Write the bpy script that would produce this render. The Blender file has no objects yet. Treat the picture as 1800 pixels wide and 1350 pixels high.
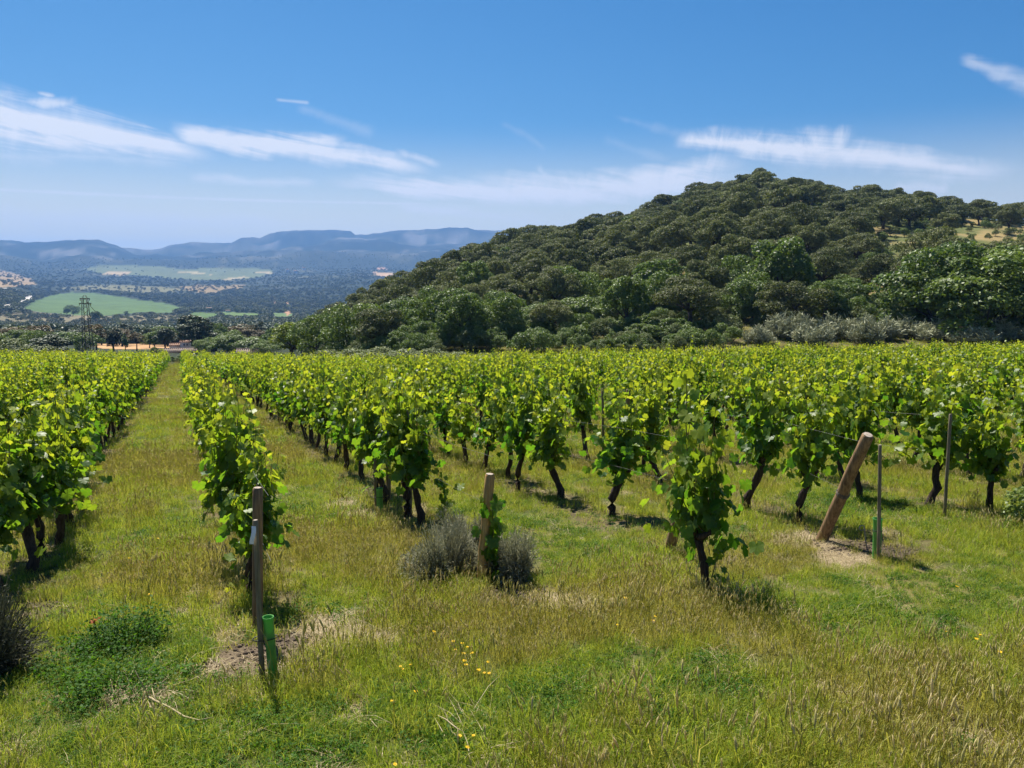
import bpy, math, random
import numpy as np
from math import radians, sin, cos, pi
from mathutils import Matrix, Vector

S = bpy.context.scene
COL = S.collection
R0 = np.random.default_rng(7)
random.seed(7)

# ------------------------------------------------------------------ camera
PITCH = radians(-7.2)
CP, SP = cos(PITCH), sin(PITCH)
FPX = 1386.0
CAMH = 2.3
cam_d = bpy.data.cameras.new('camera')
cam_d.sensor_width = 36.0
cam_d.lens = FPX / 1800 * 36
cam_d.clip_start = 0.05
cam_d.clip_end = 30000
cam = bpy.data.objects.new('camera', cam_d)
COL.objects.link(cam)
cam.location = (0, 0, CAMH)
cam.rotation_euler = (pi / 2 + PITCH, 0, 0)
S.camera = cam

S.render.engine = 'CYCLES'
S.render.resolution_x, S.render.resolution_y = 1024, 768
S.view_settings.view_transform = 'Standard'
S.view_settings.look = 'None'
S.view_settings.exposure = 1.0
S.view_settings.gamma = 1.0
S.view_settings.use_curve_mapping = False
cy = S.cycles
cy.use_denoising = True
cy.max_bounces = 6
cy.diffuse_bounces = 3
cy.glossy_bounces = 2
cy.transmission_bounces = 4
cy.transparent_max_bounces = 4
cy.volume_bounces = 0
cy.sample_clamp_indirect = 4.0
cy.use_adaptive_sampling = True
cy.adaptive_threshold = 0.02

# ------------------------------------------------------------------ node helpers
class NT:
    def __init__(s, tree):
        s.t = tree
    def n(s, typ, **kw):
        nd = s.t.nodes.new(typ)
        for k, v in kw.items():
            setattr(nd, k, v)
        return nd
    def link(s, a, b):
        s.t.links.new(a, b)
    def put(s, sock, v):
        if hasattr(v, 'is_linked') or isinstance(v, bpy.types.NodeSocket):
            s.t.links.new(v, sock)
        elif v is not None:
            sock.default_value = v
    def m(s, op, a, b=None, c=None, clamp=False):
        nd = s.t.nodes.new('ShaderNodeMath')
        nd.operation = op
        nd.use_clamp = clamp
        s.put(nd.inputs[0], a)
        if b is not None: s.put(nd.inputs[1], b)
        if c is not None: s.put(nd.inputs[2], c)
        return nd.outputs[0]
    def mix(s, f, a, b, blend='MIX'):
        nd = s.t.nodes.new('ShaderNodeMix')
        nd.data_type = 'RGBA'
        nd.blend_type = blend
        nd.clamp_factor = True
        s.put(nd.inputs[0], f)
        s.put(nd.inputs[6], a if not isinstance(a, tuple) else (*a, 1)[:4])
        s.put(nd.inputs[7], b if not isinstance(b, tuple) else (*b, 1)[:4])
        return nd.outputs[2]
    def ramp(s, f, lo, hi):
        nd = s.t.nodes.new('ShaderNodeMapRange')
        nd.interpolation_type = 'SMOOTHSTEP'
        s.put(nd.inputs[0], f)
        s.put(nd.inputs[1], lo)
        s.put(nd.inputs[2], hi)
        return nd.outputs[0]
    def noise(s, vec, scale, detail=4, rough=0.55, dist=0.0):
        nd = s.t.nodes.new('ShaderNodeTexNoise')
        if vec is not None: s.put(nd.inputs['Vector'], vec)
        nd.inputs['Scale'].default_value = scale
        nd.inputs['Detail'].default_value = detail
        nd.inputs['Roughness'].default_value = rough
        nd.inputs['Distortion'].default_value = dist
        return nd.outputs['Fac']
    def attr(s, name, kind='GEOMETRY'):
        nd = s.t.nodes.new('ShaderNodeAttribute')
        nd.attribute_name = name
        nd.attribute_type = kind
        return nd
    def xyz(s, x, y, z):
        nd = s.t.nodes.new('ShaderNodeCombineXYZ')
        s.put(nd.inputs[0], x); s.put(nd.inputs[1], y); s.put(nd.inputs[2], z)
        return nd.outputs[0]

def smooth(a, b, x):
    t = np.clip((np.asarray(x, float) - a) / (b - a), 0, 1)
    return t * t * (3 - 2 * t)

def ray(u, v):
    xc = (u - 900) / FPX
    yc = (675 - v) / FPX
    return np.array([xc, CP - yc * SP, SP + yc * CP])

# ------------------------------------------------------------------ sun and sky
SUN_EL = radians(57)
_sh = np.array([-0.46, 0.89])
_sh /= np.linalg.norm(_sh)
SUN_DIR = Vector((_sh[0] * cos(SUN_EL), _sh[1] * cos(SUN_EL), sin(SUN_EL)))
sun_d = bpy.data.lights.new('sun', 'SUN')
sun_d.energy = 5.0
sun_d.angle = radians(0.53)
sun_d.color = (1.0, 0.955, 0.87)
sun = bpy.data.objects.new('sun', sun_d)
COL.objects.link(sun)
sun.rotation_euler = SUN_DIR.to_track_quat('Z', 'Y').to_euler()
sun.location = (0, 0, 60)

W = bpy.data.worlds.new('World')
S.world = W
W.use_nodes = True
wt = W.node_tree
wt.nodes.clear()
w = NT(wt)
sky = w.n('ShaderNodeTexSky', sky_type='NISHITA')
sky.sun_disc = False
sky.sun_elevation = SUN_EL
sky.sun_rotation = math.atan2(_sh[0], _sh[1])
sky.altitude = 500
sky.air_density = 1.0
sky.dust_density = 0.6
sky.ozone_density = 3.0
# film-like colour response of the sky: one curve per channel
ss = w.n('ShaderNodeSeparateXYZ')
w.link(sky.outputs[0], ss.inputs[0])
def chan(i, c, p):
    return w.m('MULTIPLY', w.m('POWER', w.m('MULTIPLY', ss.outputs[i], 0.1), p), c * 10 / 2.0)
skycol = w.xyz(chan(0, 1.22, 2.05), chan(1, 0.85, 1.2), chan(2, 0.91, 0.88))
tc = w.n('ShaderNodeTexCoord')
sx = w.n('ShaderNodeSeparateXYZ')
w.link(tc.outputs['Generated'], sx.inputs[0])
AZ = w.m('ARCTAN2', sx.outputs[0], sx.outputs[1])
EL = w.m('ARCSINE', sx.outputs[2])
skycol = w.mix(w.m('MULTIPLY', w.ramp(EL, 0.20, 0.0), 0.95), skycol, (6.3, 5.7, 3.9))
# fibre coordinates: streaks tilt slightly down to the right
tilt = radians(-9)
fx = w.m('ADD', w.m('MULTIPLY', AZ, cos(tilt)), w.m('MULTIPLY', EL, sin(tilt)))
fy = w.m('SUBTRACT', w.m('MULTIPLY', EL, cos(tilt)), w.m('MULTIPLY', AZ, sin(tilt)))
fib = w.xyz(w.m('MULTIPLY', fx, 6.0), w.m('MULTIPLY', fy, 70.0), 0.0)
n_fib = w.noise(fib, 1.0, 8, 0.62, 0.9)
fib2 = w.xyz(w.m('MULTIPLY', AZ, 30.0), w.m('MULTIPLY', w.m('ADD', EL, w.m('MULTIPLY', AZ, -0.5)), 14.0), 2.0)
n_fea = w.noise(fib2, 1.0, 6, 0.6, 1.2)
n_w1 = w.noise(w.xyz(AZ, EL, 1.3), 9.0, 4, 0.55)
n_w2 = w.noise(w.xyz(AZ, EL, 8.1), 26.0, 4, 0.6)
warp = w.m('ADD', w.m('MULTIPLY', w.m('SUBTRACT', n_w1, 0.5), 0.026), w.m('MULTIPLY', w.m('SUBTRACT', n_w2, 0.5), 0.007))
ELw = w.m('ADD', EL, warp)

def azel(u, v):
    d = ray(u, v)
    d = d / np.linalg.norm(d)
    return math.atan2(d[0], d[1]), math.asin(d[2])

def streak(p0, p1, w0, w1, amp, el=None, soft=1.0, up=1.0, fmin=0.25, fea=0.5, ends=0.12):
    """A long cirrus streak between two sky directions; w0, w1 half widths (photo pixels) at its ends; up widens the upper side."""
    el = el or ELw
    a0, e0 = azel(*p0)
    a1, e1 = azel(*p1)
    L = math.hypot(a1 - a0, e1 - e0)
    dx, dy = (a1 - a0) / L, (e1 - e0) / L
    rx = w.m('SUBTRACT', AZ, a0)
    ry = w.m('SUBTRACT', el, e0)
    t = w.m('DIVIDE', w.m('ADD', w.m('MULTIPLY', rx, dx), w.m('MULTIPLY', ry, dy)), L)
    d = w.m('SUBTRACT', w.m('MULTIPLY', ry, dx), w.m('MULTIPLY', rx, dy))
    tcl = w.m('ADD', t, 0.0, clamp=True)
    wd = w.m('ADD', w.m('MULTIPLY', tcl, (w1 - w0) / FPX), w0 / FPX)
    up_n = w.m('MULTIPLY', w.m('MAXIMUM', d, 0.0), 1.0 / up)
    dn_n = w.m('MAXIMUM', w.m('MULTIPLY', d, -1.0), 0.0)
    q = w.m('SUBTRACT', 1.0, w.m('DIVIDE', w.m('ADD', up_n, dn_n), wd), clamp=True)
    q = w.m('POWER', q, soft)
    f = w.m('MULTIPLY', w.ramp(t, -0.02, ends), w.ramp(t, 1.02, 1.0 - ends))
    nz = w.m('ADD', w.m('MULTIPLY', n_fib, 1.0 - fea), w.m('MULTIPLY', n_fea, fea))
    edge = w.m('ADD', q, w.m('MULTIPLY', w.m('SUBTRACT', nz, 0.5), w.m('ADD', 1.6, w.m('MULTIPLY', q, 1.0))))
    body = w.ramp(edge, 0.0, 1.25)
    return w.m('MULTIPLY', w.m('MULTIPLY', w.m('MULTIPLY', body, w.ramp(q, 0.0, 0.25)), f), amp * 0.82)

cl = [
    streak((-140, 188), (385, 268), 70, 15, 1.7, soft=0.9, up=1.1, fea=0.2, ends=0.25),
    streak((30, 172), (140, 182), 12, 15, 0.95, soft=1.0, fmin=0.0, fea=0.95, ends=0.3),
    streak((62, 158), (100, 164), 5, 5, 0.8, soft=1.0, fea=0.6, ends=0.3),
    streak((690, 268), (780, 290), 10, 8, 0.7, soft=1.0, fea=0.95, ends=0.3),
    streak((940, 290), (985, 322), 10, 12, 0.6, soft=1.0, fea=0.95, ends=0.3),
    streak((300, 222), (610, 270), 20, 32, 1.6, soft=0.85, fea=0.25),
    streak((480, 252), (765, 300), 32, 15, 1.45, soft=0.9, up=1.1, fea=0.35, ends=0.3),
    streak((560, 316), (1020, 338), 13, 30, 1.6, soft=0.8, up=1.15, fea=0.15, ends=0.35),
    streak((780, 336), (1330, 322), 26, 32, 1.5, soft=0.8, up=1.5, fea=0.4, ends=0.25),
    streak((1060, 318), (1320, 288), 16, 22, 1.2, soft=0.9, up=1.2, fea=0.5, ends=0.3),
    streak((1185, 248), (1500, 268), 17, 36, 1.35, soft=0.9, up=1.25, fea=0.6, ends=0.1),
    streak((1360, 266), (1810, 305), 38, 18, 1.2, soft=1.0, up=1.1, fea=0.4, ends=0.25),
    streak((1685, 98), (1830, 145), 9, 24, 0.6, soft=1.0, fea=0.4, ends=0.15),
    streak((-200, 322), (760, 358), 4.5, 4.0, 0.8, el=w.m('ADD', EL, w.m('MULTIPLY', warp, 0.06)), soft=1.0, fmin=0.6, ends=0.05),
    streak((690, 354), (960, 388), 14, 24, 0.7, soft=1.0, fea=0.3),
    streak((330, 305), (560, 322), 15, 10, 0.65, soft=1.0, fea=0.3),
    streak((-200, 372), (520, 392), 26, 18, 0.55, soft=1.0, fea=0.3),
    streak((-150, 270), (330, 282), 18, 14, 0.45, soft=1.0, fea=0.3),
    streak((484, 175), (545, 181), 4, 4, 0.5, el=EL, soft=1.0, fmin=0.4),
    streak((520, 185), (660, 235), 11, 16, 0.22, soft=1.0, fea=0.6),
    streak((1570, 330), (1670, 326), 14, 12, 0.8, soft=1.0, fea=0.3),
    streak((880, 215), (960, 262), 10, 8, 0.14, soft=1.0, fea=0.8),
    streak((1060, 240), (1180, 282), 12, 10, 0.15, soft=1.0, fea=0.8),
    streak((1080, 200), (1230, 250), 8, 14, 0.18, soft=1.0, fea=0.8),
]
# the same kind of cirrus goes on all round the sky outside the frame
band = w.m('MULTIPLY', w.ramp(EL, 0.05, 0.14), w.ramp(EL, 0.42, 0.2))
away = w.ramp(w.m('ABSOLUTE', AZ), 0.62, 0.85)
other = w.m('MULTIPLY', w.m('MULTIPLY', band, away), w.ramp(w.m('ADD', n_fib, w.m('MULTIPLY', n_w1, 0.6)), 0.82, 1.05))
acc = w.m('MULTIPLY', other, 0.8)
for c in cl:
    acc = w.m('MAXIMUM', acc, c)
acc = w.m('MINIMUM', acc, 0.95)
cloudcol = w.mix(acc, skycol, (4.7, 4.75, 4.95))
bg = w.n('ShaderNodeBackground')
bg.inputs['Strength'].default_value = 0.1
w.link(cloudcol, bg.inputs['Color'])
wo = w.n('ShaderNodeOutputWorld')
w.link(bg.outputs[0], wo.inputs['Surface'])

# ------------------------------------------------------------------ numpy noise
def _hash(ix, iy, seed):
    h = (ix.astype(np.int64) * 374761393 + iy.astype(np.int64) * 668265263 + seed * 974634157) & 0xFFFFFFFF
    h = ((h ^ (h >> 13)) * 1274126177) & 0xFFFFFFFF
    h = (h ^ (h >> 16)) & 0xFFFFFFFF
    return h / 4294967295.0

def vnoise(x, y, seed=0):
    x = np.asarray(x, float); y = np.asarray(y, float)
    ix, iy = np.floor(x), np.floor(y)
    fx_, fy_ = x - ix, y - iy
    fx_ = fx_ * fx_ * (3 - 2 * fx_); fy_ = fy_ * fy_ * (3 - 2 * fy_)
    a = _hash(ix, iy, seed); b = _hash(ix + 1, iy, seed)
    c = _hash(ix, iy + 1, seed); d = _hash(ix + 1, iy + 1, seed)
    return (a + (b - a) * fx_) * (1 - fy_) + (c + (d - c) * fx_) * fy_

def fbm(x, y, seed=0, oct=4, gain=0.5):
    s, a, n = 0, 1, 0
    for o in range(oct):
        s = s + a * vnoise(x * 2 ** o, y * 2 ** o, seed + o * 17)
        n += a
        a *= gain
    return s / n

# ------------------------------------------------------------------ the lie of the land
def zat(v, y):
    """height at depth y of something seen at image row v (photo pixels)"""
    yc = (675 - np.asarray(v, float)) / FPX
    return CAMH + y * (SP + yc * CP) / (CP - yc * SP)

_u = np.array([0, 315, 500, 700, 850, 1000, 1400, 1800, 2100])
_yh = np.array([610, 612, 613.5, 614, 610, 604.5, 597, 590, 586])
_q = (_u - 900) / FPX / (CP - (675 - _yh) / FPX * SP)
_k = -np.array([ray(u, v)[2] / ray(u, v)[1] for u, v in zip(_u, _yh)])
def kq(q):
    return np.interp(q, _q, _k)

def Rend(u):
    return np.interp(u, [0, 315, 450, 600, 750, 1000, 1400, 1800, 2100], [122, 128, 112, 82, 70, 76, 78, 82, 84])

_ru = np.array([470, 540, 600, 660, 740, 800, 860, 920, 1010, 1100, 1160, 1270, 1330, 1420, 1500, 1600, 1700, 1800, 2100])
_rv = np.array([618, 606, 566, 528, 480, 455, 436, 415, 394, 380, 354, 317, 309, 325, 335, 348, 360, 376, 400])
_rr = np.array([170, 190, 215, 240, 275, 290, 300, 310, 320, 328, 332, 336, 338, 338, 336, 334, 332, 330, 330])
TREE_PX = 5.6 * FPX / _rr
_rvg = _rv + TREE_PX

_cR = np.array([100, 130, 150, 170, 230, 310, 480, 950, 1500, 2200, 3000, 3800, 4400, 5000, 5400, 6000, 6400, 7000, 9600.])
_mA = np.array([[-400, 440], [-100, 434], [0, 428], [30, 432], [60, 436], [90, 433], [140, 427], [160, 426], [185, 428], [215, 434], [250, 436], [275, 440],
                [295, 437], [310, 431], [340, 424], [380, 426], [412, 427], [430, 416], [450, 415], [462, 418], [480, 410], [500, 406], [540, 404.5],
                [600, 404], [620, 406], [628, 414], [660, 415], [690, 408], [740, 404], [785, 400], [830, 403], [860, 403], [920, 403], [1300, 410], [1800, 405], [2400, 430]])
_mB = np.array([[-400, 445], [0, 431], [60, 438], [150, 428], [185, 431], [215, 440], [245, 453], [300, 458], [360, 455], [420, 452], [470, 443], [520, 434],
                [600, 429], [680, 427], [740, 430], [800, 425], [900, 420], [1400, 430], [2400, 440]])
_mC = np.array([[-400, 450], [0, 449], [40, 452], [80, 461], [200, 464], [300, 461], [400, 458], [500, 453], [600, 450], [700, 455], [800, 450], [1200, 455], [2400, 455]])

def H(x, y):
    x = np.asarray(x, float); y = np.asarray(y, float)
    R = np.hypot(x, y)
    az = np.arctan2(x, y)
    azc = np.clip(az, -0.74, 0.72)
    q = np.tan(azc)
    u = 900 + FPX * 1.003 * q
    ca = np.cos(azc)
    ye = R * ca
    zc = -kq(q) * ye
    # far profile, by control radii
    one = np.ones_like(u)
    vA = np.interp(u, _mA[:, 0], _mA[:, 1]); vB = np.interp(u, _mB[:, 0], _mB[:, 1]); vC = np.interp(u, _mC[:, 0], _mC[:, 1])
    base_v = [640, 634, 630, 626, 617, 608, 596, 568, 547, 522, 500, 484, 473]
    side = smooth(430, 640, u)
    vs = [one * b for b in base_v]
    vs[8] = vs[8] + 4 * side; vs[9] = vs[9] - 4 * side; vs[10] = vs[10] - 10 * side; vs[11] = vs[11] - 6 * side
    left = smooth(90, 0, u)
    vs[8] = vs[8] - 22 * left; vs[9] = vs[9] - 22 * left; vs[10] = vs[10] - 14 * left
    vs += [vC, vC + 1.5, np.maximum(vB, vA + 0.5), np.maximum(vB, vA) + 2, vA, vA + 22]
    zc_list = [zat(v, r * ca) for v, r in zip(vs, _cR)]
    zv = zc_list[0].copy()
    for i in range(len(_cR) - 1):
        t = np.clip((R - _cR[i]) / (_cR[i + 1] - _cR[i]), 0, 1)
        zv = np.where(R >= _cR[i], zc_list[i] + (zc_list[i + 1] - zc_list[i]) * t, zv)
    zv = np.where(R > _cR[-1], zc_list[-1], zv)
    # relief
    am = smooth(180, 500, R) * 2.0 + smooth(500, 1500, R) * 4.0 + smooth(4300, 5200, R) * 10
    zv = zv + am * (fbm(x / 240, y / 240, 5, 4) - 0.5) * 2
    rid = 1 - np.abs(fbm(x / 1000, y / 1000, 9, 5, 0.55) * 2 - 1) * 2
    zv = zv + smooth(4500, 5300, R) * 75 * (rid - 0.4 + 0.5 * (fbm(x / 260, y / 260, 15, 3) - 0.5)) * (1 - 0.75 * smooth(6700, 7000, R))
    # left: vineyard falls over into the valley
    Re = Rend(u)
    tl = smooth(Re - 4, 185, R)
    zl = zc * (1 - tl) + zv * tl
    # right: wooded hill
    Rr = np.interp(u, _ru, _rr)
    vr = np.interp(u, _ru, _rvg)
    zr = zat(vr, Rr * ca)
    z_e = -kq(q) * Re * ca
    t = np.clip((R - Re) / (Rr - Re), 0, 1)
    s = 0.62 * t + 0.38 * t * t * (3 - 2 * t)
    zh = z_e + (zr - z_e) * s + (fbm(x / 34, y / 34, 3, 3) - 0.5) * 5 * smooth(0.05, 0.3, t) * (1 - smooth(0.9, 1.0, t))
    zh = np.where(R < Re, zc, zh)
    t2 = smooth(0, 1, (R - Rr) / (Rr * 1.2))
    zh = np.where(R > Rr, zr + (zv - zr) * t2 - 6 * np.sin(np.clip((R - Rr) / (Rr * 1.2), 0, 1) * pi), zh)
    wh = smooth(470, 580, u)
    z = zl * (1 - wh) + zh * wh
    # tiny bumps on the near ground
    z = z + 0.035 * (fbm(x / 0.9, y / 0.9, 21, 3) - 0.5) * 2 * smooth(2, 5, R) * (1 - smooth(60, 110, R))
    return z

def P(u, v):
    """ground point seen at photo pixel (u, v), for the vineyard"""
    d = ray(u, v)
    t = CAMH / (-d[2] - kq(d[0] / d[1]) * d[1])
    x, y = d[0] * t, d[1] * t
    return np.array([x, y, float(H(x, y))])

def PR(u, Rad):
    """ground point at distance Rad in the direction of photo column u"""
    q = (u - 900) / FPX / 1.003
    a = math.atan(q)
    x, y = Rad * sin(a), Rad * cos(a)
    return np.array([x, y, float(H(x, y))])

def uv(x, y, z):
    """photo pixel of a point"""
    dx, dy, dz = x, y, np.asarray(z) - CAMH
    dep = dy * CP + dz * SP
    up = -dy * SP + dz * CP
    return 900 + FPX * dx / dep, 675 - FPX * up / dep

# ------------------------------------------------------------------ mesh helpers
def mesh_np(name, V, faces, mats=(), midx=None, fattr=None, pcol=None, pattr=None, smooth_shade=False):
    """faces: list of int arrays (n,k). fattr: dict name -> per-face float array. pcol: dict name -> (n,4) per vertex."""
    V = np.asarray(V, np.float32).reshape(-1, 3)
    faces = [np.asarray(f, np.int32) for f in faces if len(f)]
    me = bpy.data.meshes.new(name)
    me.vertices.add(len(V))
    me.vertices.foreach_set('co', V.ravel())
    nl = sum(f.size for f in faces)
    nf = sum(len(f) for f in faces)
    me.loops.add(nl)
    me.polygons.add(nf)
    me.loops.foreach_set('vertex_index', np.concatenate([f.ravel() for f in faces]))
    sizes = np.concatenate([np.full(len(f), f.shape[1], np.int32) for f in faces])
    starts = np.concatenate([[0], np.cumsum(sizes)[:-1]]).astype(np.int32)
    me.polygons.foreach_set('loop_start', starts)
    me.polygons.foreach_set('loop_total', sizes)
    if midx is not None:
        me.polygons.foreach_set('material_index', np.asarray(midx, np.int32))
    if smooth_shade:
        me.polygons.foreach_set('use_smooth', np.ones(nf, bool))
    for m_ in mats:
        me.materials.append(m_)
    for k, a in (fattr or {}).items():
        at = me.attributes.new(k, 'FLOAT', 'FACE')
        at.data.foreach_set('value', np.asarray(a, np.float32))
    for k, a in (pattr or {}).items():
        at = me.attributes.new(k, 'FLOAT', 'POINT')
        at.data.foreach_set('value', np.asarray(a, np.float32))
    for k, a in (pcol or {}).items():
        at = me.attributes.new(k, 'FLOAT_COLOR', 'POINT')
        at.data.foreach_set('color', np.asarray(a, np.float32).ravel())
    me.update(calc_edges=True)
    return me

class Geo:
    """collects pieces of one mesh"""
    def __init__(s):
        s.V = []; s.F = {3: [], 4: []}; s.T = {3: [], 4: []}; s.M = {3: [], 4: []}; s.nv = 0
    def add(s, V, faces, tone=0.5, mat=0):
        V = np.asarray(V, float).reshape(-1, 3)
        for f in faces:
            f = np.asarray(f, np.int64)
            if not len(f): continue
            k = f.shape[1]
            s.F[k].append(f + s.nv)
            s.T[k].append(np.broadcast_to(np.asarray(tone, float), (len(f),)))
            s.M[k].append(np.full(len(f), mat))
        s.V.append(V)
        s.nv += len(V)
    def tube(s, pts, rad, sides=6, tone=0.5, mat=0, cap=True, jitter=0.0, rng=None):
        pts = np.asarray(pts, float)
        n = len(pts)
        rad = np.broadcast_to(np.asarray(rad, float), (n,))
        tan = np.gradient(pts, axis=0)
        tan /= np.linalg.norm(tan, axis=1)[:, None] + 1e-9
        ref = np.array([0, 0, 1.0]) if abs(tan[0, 2]) < 0.9 else np.array([1.0, 0, 0])
        a = np.cross(tan, ref); a /= np.linalg.norm(a, axis=1)[:, None] + 1e-9
        b = np.cross(tan, a)
        ang = np.arange(sides) / sides * 2 * pi
        rr = rad[:, None] * np.ones(sides)
        if jitter and rng is not None:
            rr = rr * (1 + jitter * rng.uniform(-1, 1, rr.shape))
        V = pts[:, None, :] + rr[..., None] * (np.cos(ang)[None, :, None] * a[:, None, :] + np.sin(ang)[None, :, None] * b[:, None, :])
        V = V.reshape(-1, 3)
        i = np.arange(n - 1)[:, None] * sides
        j = np.arange(sides)[None, :]
        j2 = (j + 1) % sides
        q = np.stack([i + j, i + j2, i + sides + j2, i + sides + j], -1).reshape(-1, 4)
        fs = [q]
        if cap:
            V = np.vstack([V, pts[0], pts[-1]])
            c0, c1 = n * sides, n * sides + 1
            jj = np.arange(sides); jj2 = (jj + 1) % sides
            fs.append(np.concatenate([np.stack([np.full(sides, c0), jj2, jj], -1),
                                      np.stack([np.full(sides, c1), (n - 1) * sides + jj, (n - 1) * sides + jj2], -1)]))
        s.add(V, fs, tone, mat)
    def box(s, lo, hi, tone=0.5, mat=0, M=None):
        lo, hi = np.array(lo, float), np.array(hi, float)
        V = np.array([[x, y, z] for z in (0, 1) for y in (0, 1) for x in (0, 1)], float) * (hi - lo) + lo
        if M is not None:
            V = V @ np.array(M.to_3x3()).T + np.array(M.translation)
        s.add(V, [np.array([[0, 2, 3, 1], [4, 5, 7, 6], [0, 1, 5, 4], [2, 6, 7, 3], [0, 4, 6, 2], [1, 3, 7, 5]])], tone, mat)
    def mesh(s, name, mats=(), smooth_shade=False):
        V = np.concatenate(s.V)
        faces, tone, mi = [], [], []
        for k in (3, 4):
            if s.F[k]:
                faces.append(np.concatenate(s.F[k])); tone.append(np.concatenate(s.T[k])); mi.append(np.concatenate(s.M[k]))
        return mesh_np(name, V, faces, mats, np.concatenate(mi), {'tone': np.concatenate(tone)}, smooth_shade=smooth_shade)

def obj(name, me, parent=None, loc=None, rot=None, scale=None):
    o = bpy.data.objects.new(name, me)
    COL.objects.link(o)
    if parent is not None: o.parent = parent
    if loc is not None: o.location = loc
    if rot is not None: o.rotation_euler = rot
    if scale is not None: o.scale = scale if hasattr(scale, '__len__') else (scale,) * 3
    return o

def tag(o, label=None, cat=None, group=None, kind=None):
    if label: o['label'] = label
    if cat: o['category'] = cat
    if group: o['group'] = group
    if kind: o['kind'] = kind
    return o

def empty(name, loc, rz=0, scale=1.0):
    o = bpy.data.objects.new(name, None)
    COL.objects.link(o)
    o.empty_display_size = 0.2
    o.location = loc
    o.rotation_euler = (0, 0, rz)
    o.scale = scale if hasattr(scale, '__len__') else (scale,) * 3
    return o

def proto_collection(name, meshes, oname):
    c = bpy.data.collections.new(name)
    for i, me in enumerate(meshes):
        o = bpy.data.objects.new('%s_%03d' % (oname, i), me)
        c.objects.link(o)
    return c

def scatter(name, pts, rots, scl, idx, collection):
    """one object whose points each carry one of the collection's pieces"""
    n = len(pts)
    me = bpy.data.meshes.new(name)
    me.vertices.add(n)
    me.vertices.foreach_set('co', np.asarray(pts, np.float32).ravel())
    a = me.attributes.new('rot', 'FLOAT_VECTOR', 'POINT'); a.data.foreach_set('vector', np.asarray(rots, np.float32).ravel())
    scl = np.asarray(scl, np.float32)
    if scl.ndim == 1: scl = np.repeat(scl[:, None], 3, 1)
    a = me.attributes.new('scl', 'FLOAT_VECTOR', 'POINT'); a.data.foreach_set('vector', scl.ravel())
    a = me.attributes.new('idx', 'INT', 'POINT'); a.data.foreach_set('value', np.asarray(idx, np.int32))
    o = obj(name, me)
    g = bpy.data.node_groups.new(name + '_scatter', 'GeometryNodeTree')
    g.interface.new_socket('Geometry', in_out='INPUT', socket_type='NodeSocketGeometry')
    g.interface.new_socket('Geometry', in_out='OUTPUT', socket_type='NodeSocketGeometry')
    N = g.nodes.new
    gi, go = N('NodeGroupInput'), N('NodeGroupOutput')
    iop = N('GeometryNodeInstanceOnPoints')
    ci = N('GeometryNodeCollectionInfo')
    ci.inputs['Collection'].default_value = collection
    ci.inputs['Separate Children'].default_value = True
    ci.inputs['Reset Children'].default_value = True
    iop.inputs['Pick Instance'].default_value = True
    def na(nm, t):
        nd = N('GeometryNodeInputNamedAttribute'); nd.data_type = t
        nd.inputs['Name'].default_value = nm
        return nd.outputs['Attribute']
    L = g.links.new
    L(gi.outputs[0], iop.inputs['Points'])
    L(ci.outputs[0], iop.inputs['Instance'])
    L(na('idx', 'INT'), iop.inputs['Instance Index'])
    L(na('rot', 'FLOAT_VECTOR'), iop.inputs['Rotation'])
    L(na('scl', 'FLOAT_VECTOR'), iop.inputs['Scale'])
    L(iop.outputs[0], go.inputs[0])
    md = o.modifiers.new('scatter', 'NODES')
    md.node_group = g
    return o

# ------------------------------------------------------------------ materials
def new_mat(name):
    m_ = bpy.data.materials.new(name)
    m_.use_nodes = True
    m_.node_tree.nodes.clear()
    n = NT(m_.node_tree)
    out = n.n('ShaderNodeOutputMaterial')
    return m_, n, out

def principled(n, col, rough=0.8, spec=0.3, normal=None):
    b = n.n('ShaderNodeBsdfPrincipled')
    n.put(b.inputs['Base Color'], (*col, 1) if isinstance(col, tuple) and len(col) == 3 else col)
    n.put(b.inputs['Roughness'], rough)
    n.put(b.inputs['Specular IOR Level'], spec)
    if normal is not None: n.link(normal, b.inputs['Normal'])
    return b

def leafy(name, dark, light, tdark, tlight, trans=0.4, rough=0.5, spec=0.3, objvar=0.25, dry=None, mottle=0.0):
    """leaf material: colour runs from dark to light with the leaf's own tone; light shines through"""
    m_, n, out = new_mat(name)
    t = n.attr('tone').outputs['Fac']
    oi = n.n('ShaderNodeObjectInfo').outputs['Random']
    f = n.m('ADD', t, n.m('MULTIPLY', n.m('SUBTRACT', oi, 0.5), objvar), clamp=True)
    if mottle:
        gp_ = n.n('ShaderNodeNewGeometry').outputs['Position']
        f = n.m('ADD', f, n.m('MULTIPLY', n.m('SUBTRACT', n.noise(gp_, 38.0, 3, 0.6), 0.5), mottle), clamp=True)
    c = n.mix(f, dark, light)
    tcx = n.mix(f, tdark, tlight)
    if dry is not None:
        fr = n.ramp(n.m('FRACT', n.m('MULTIPLY', oi, 7.13)), 0.55, 1.0)
        c = n.mix(n.m('MULTIPLY', fr, 0.6), c, dry)
    b = principled(n, c, rough, spec)
    tr = n.n('ShaderNodeBsdfTranslucent')
    n.link(tcx, tr.inputs['Color'])
    mx = n.n('ShaderNodeMixShader')
    mx.inputs[0].default_value = trans
    n.link(b.outputs[0], mx.inputs[1]); n.link(tr.outputs[0], mx.inputs[2])
    n.link(mx.outputs[0], out.inputs[0])
    return m_

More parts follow.
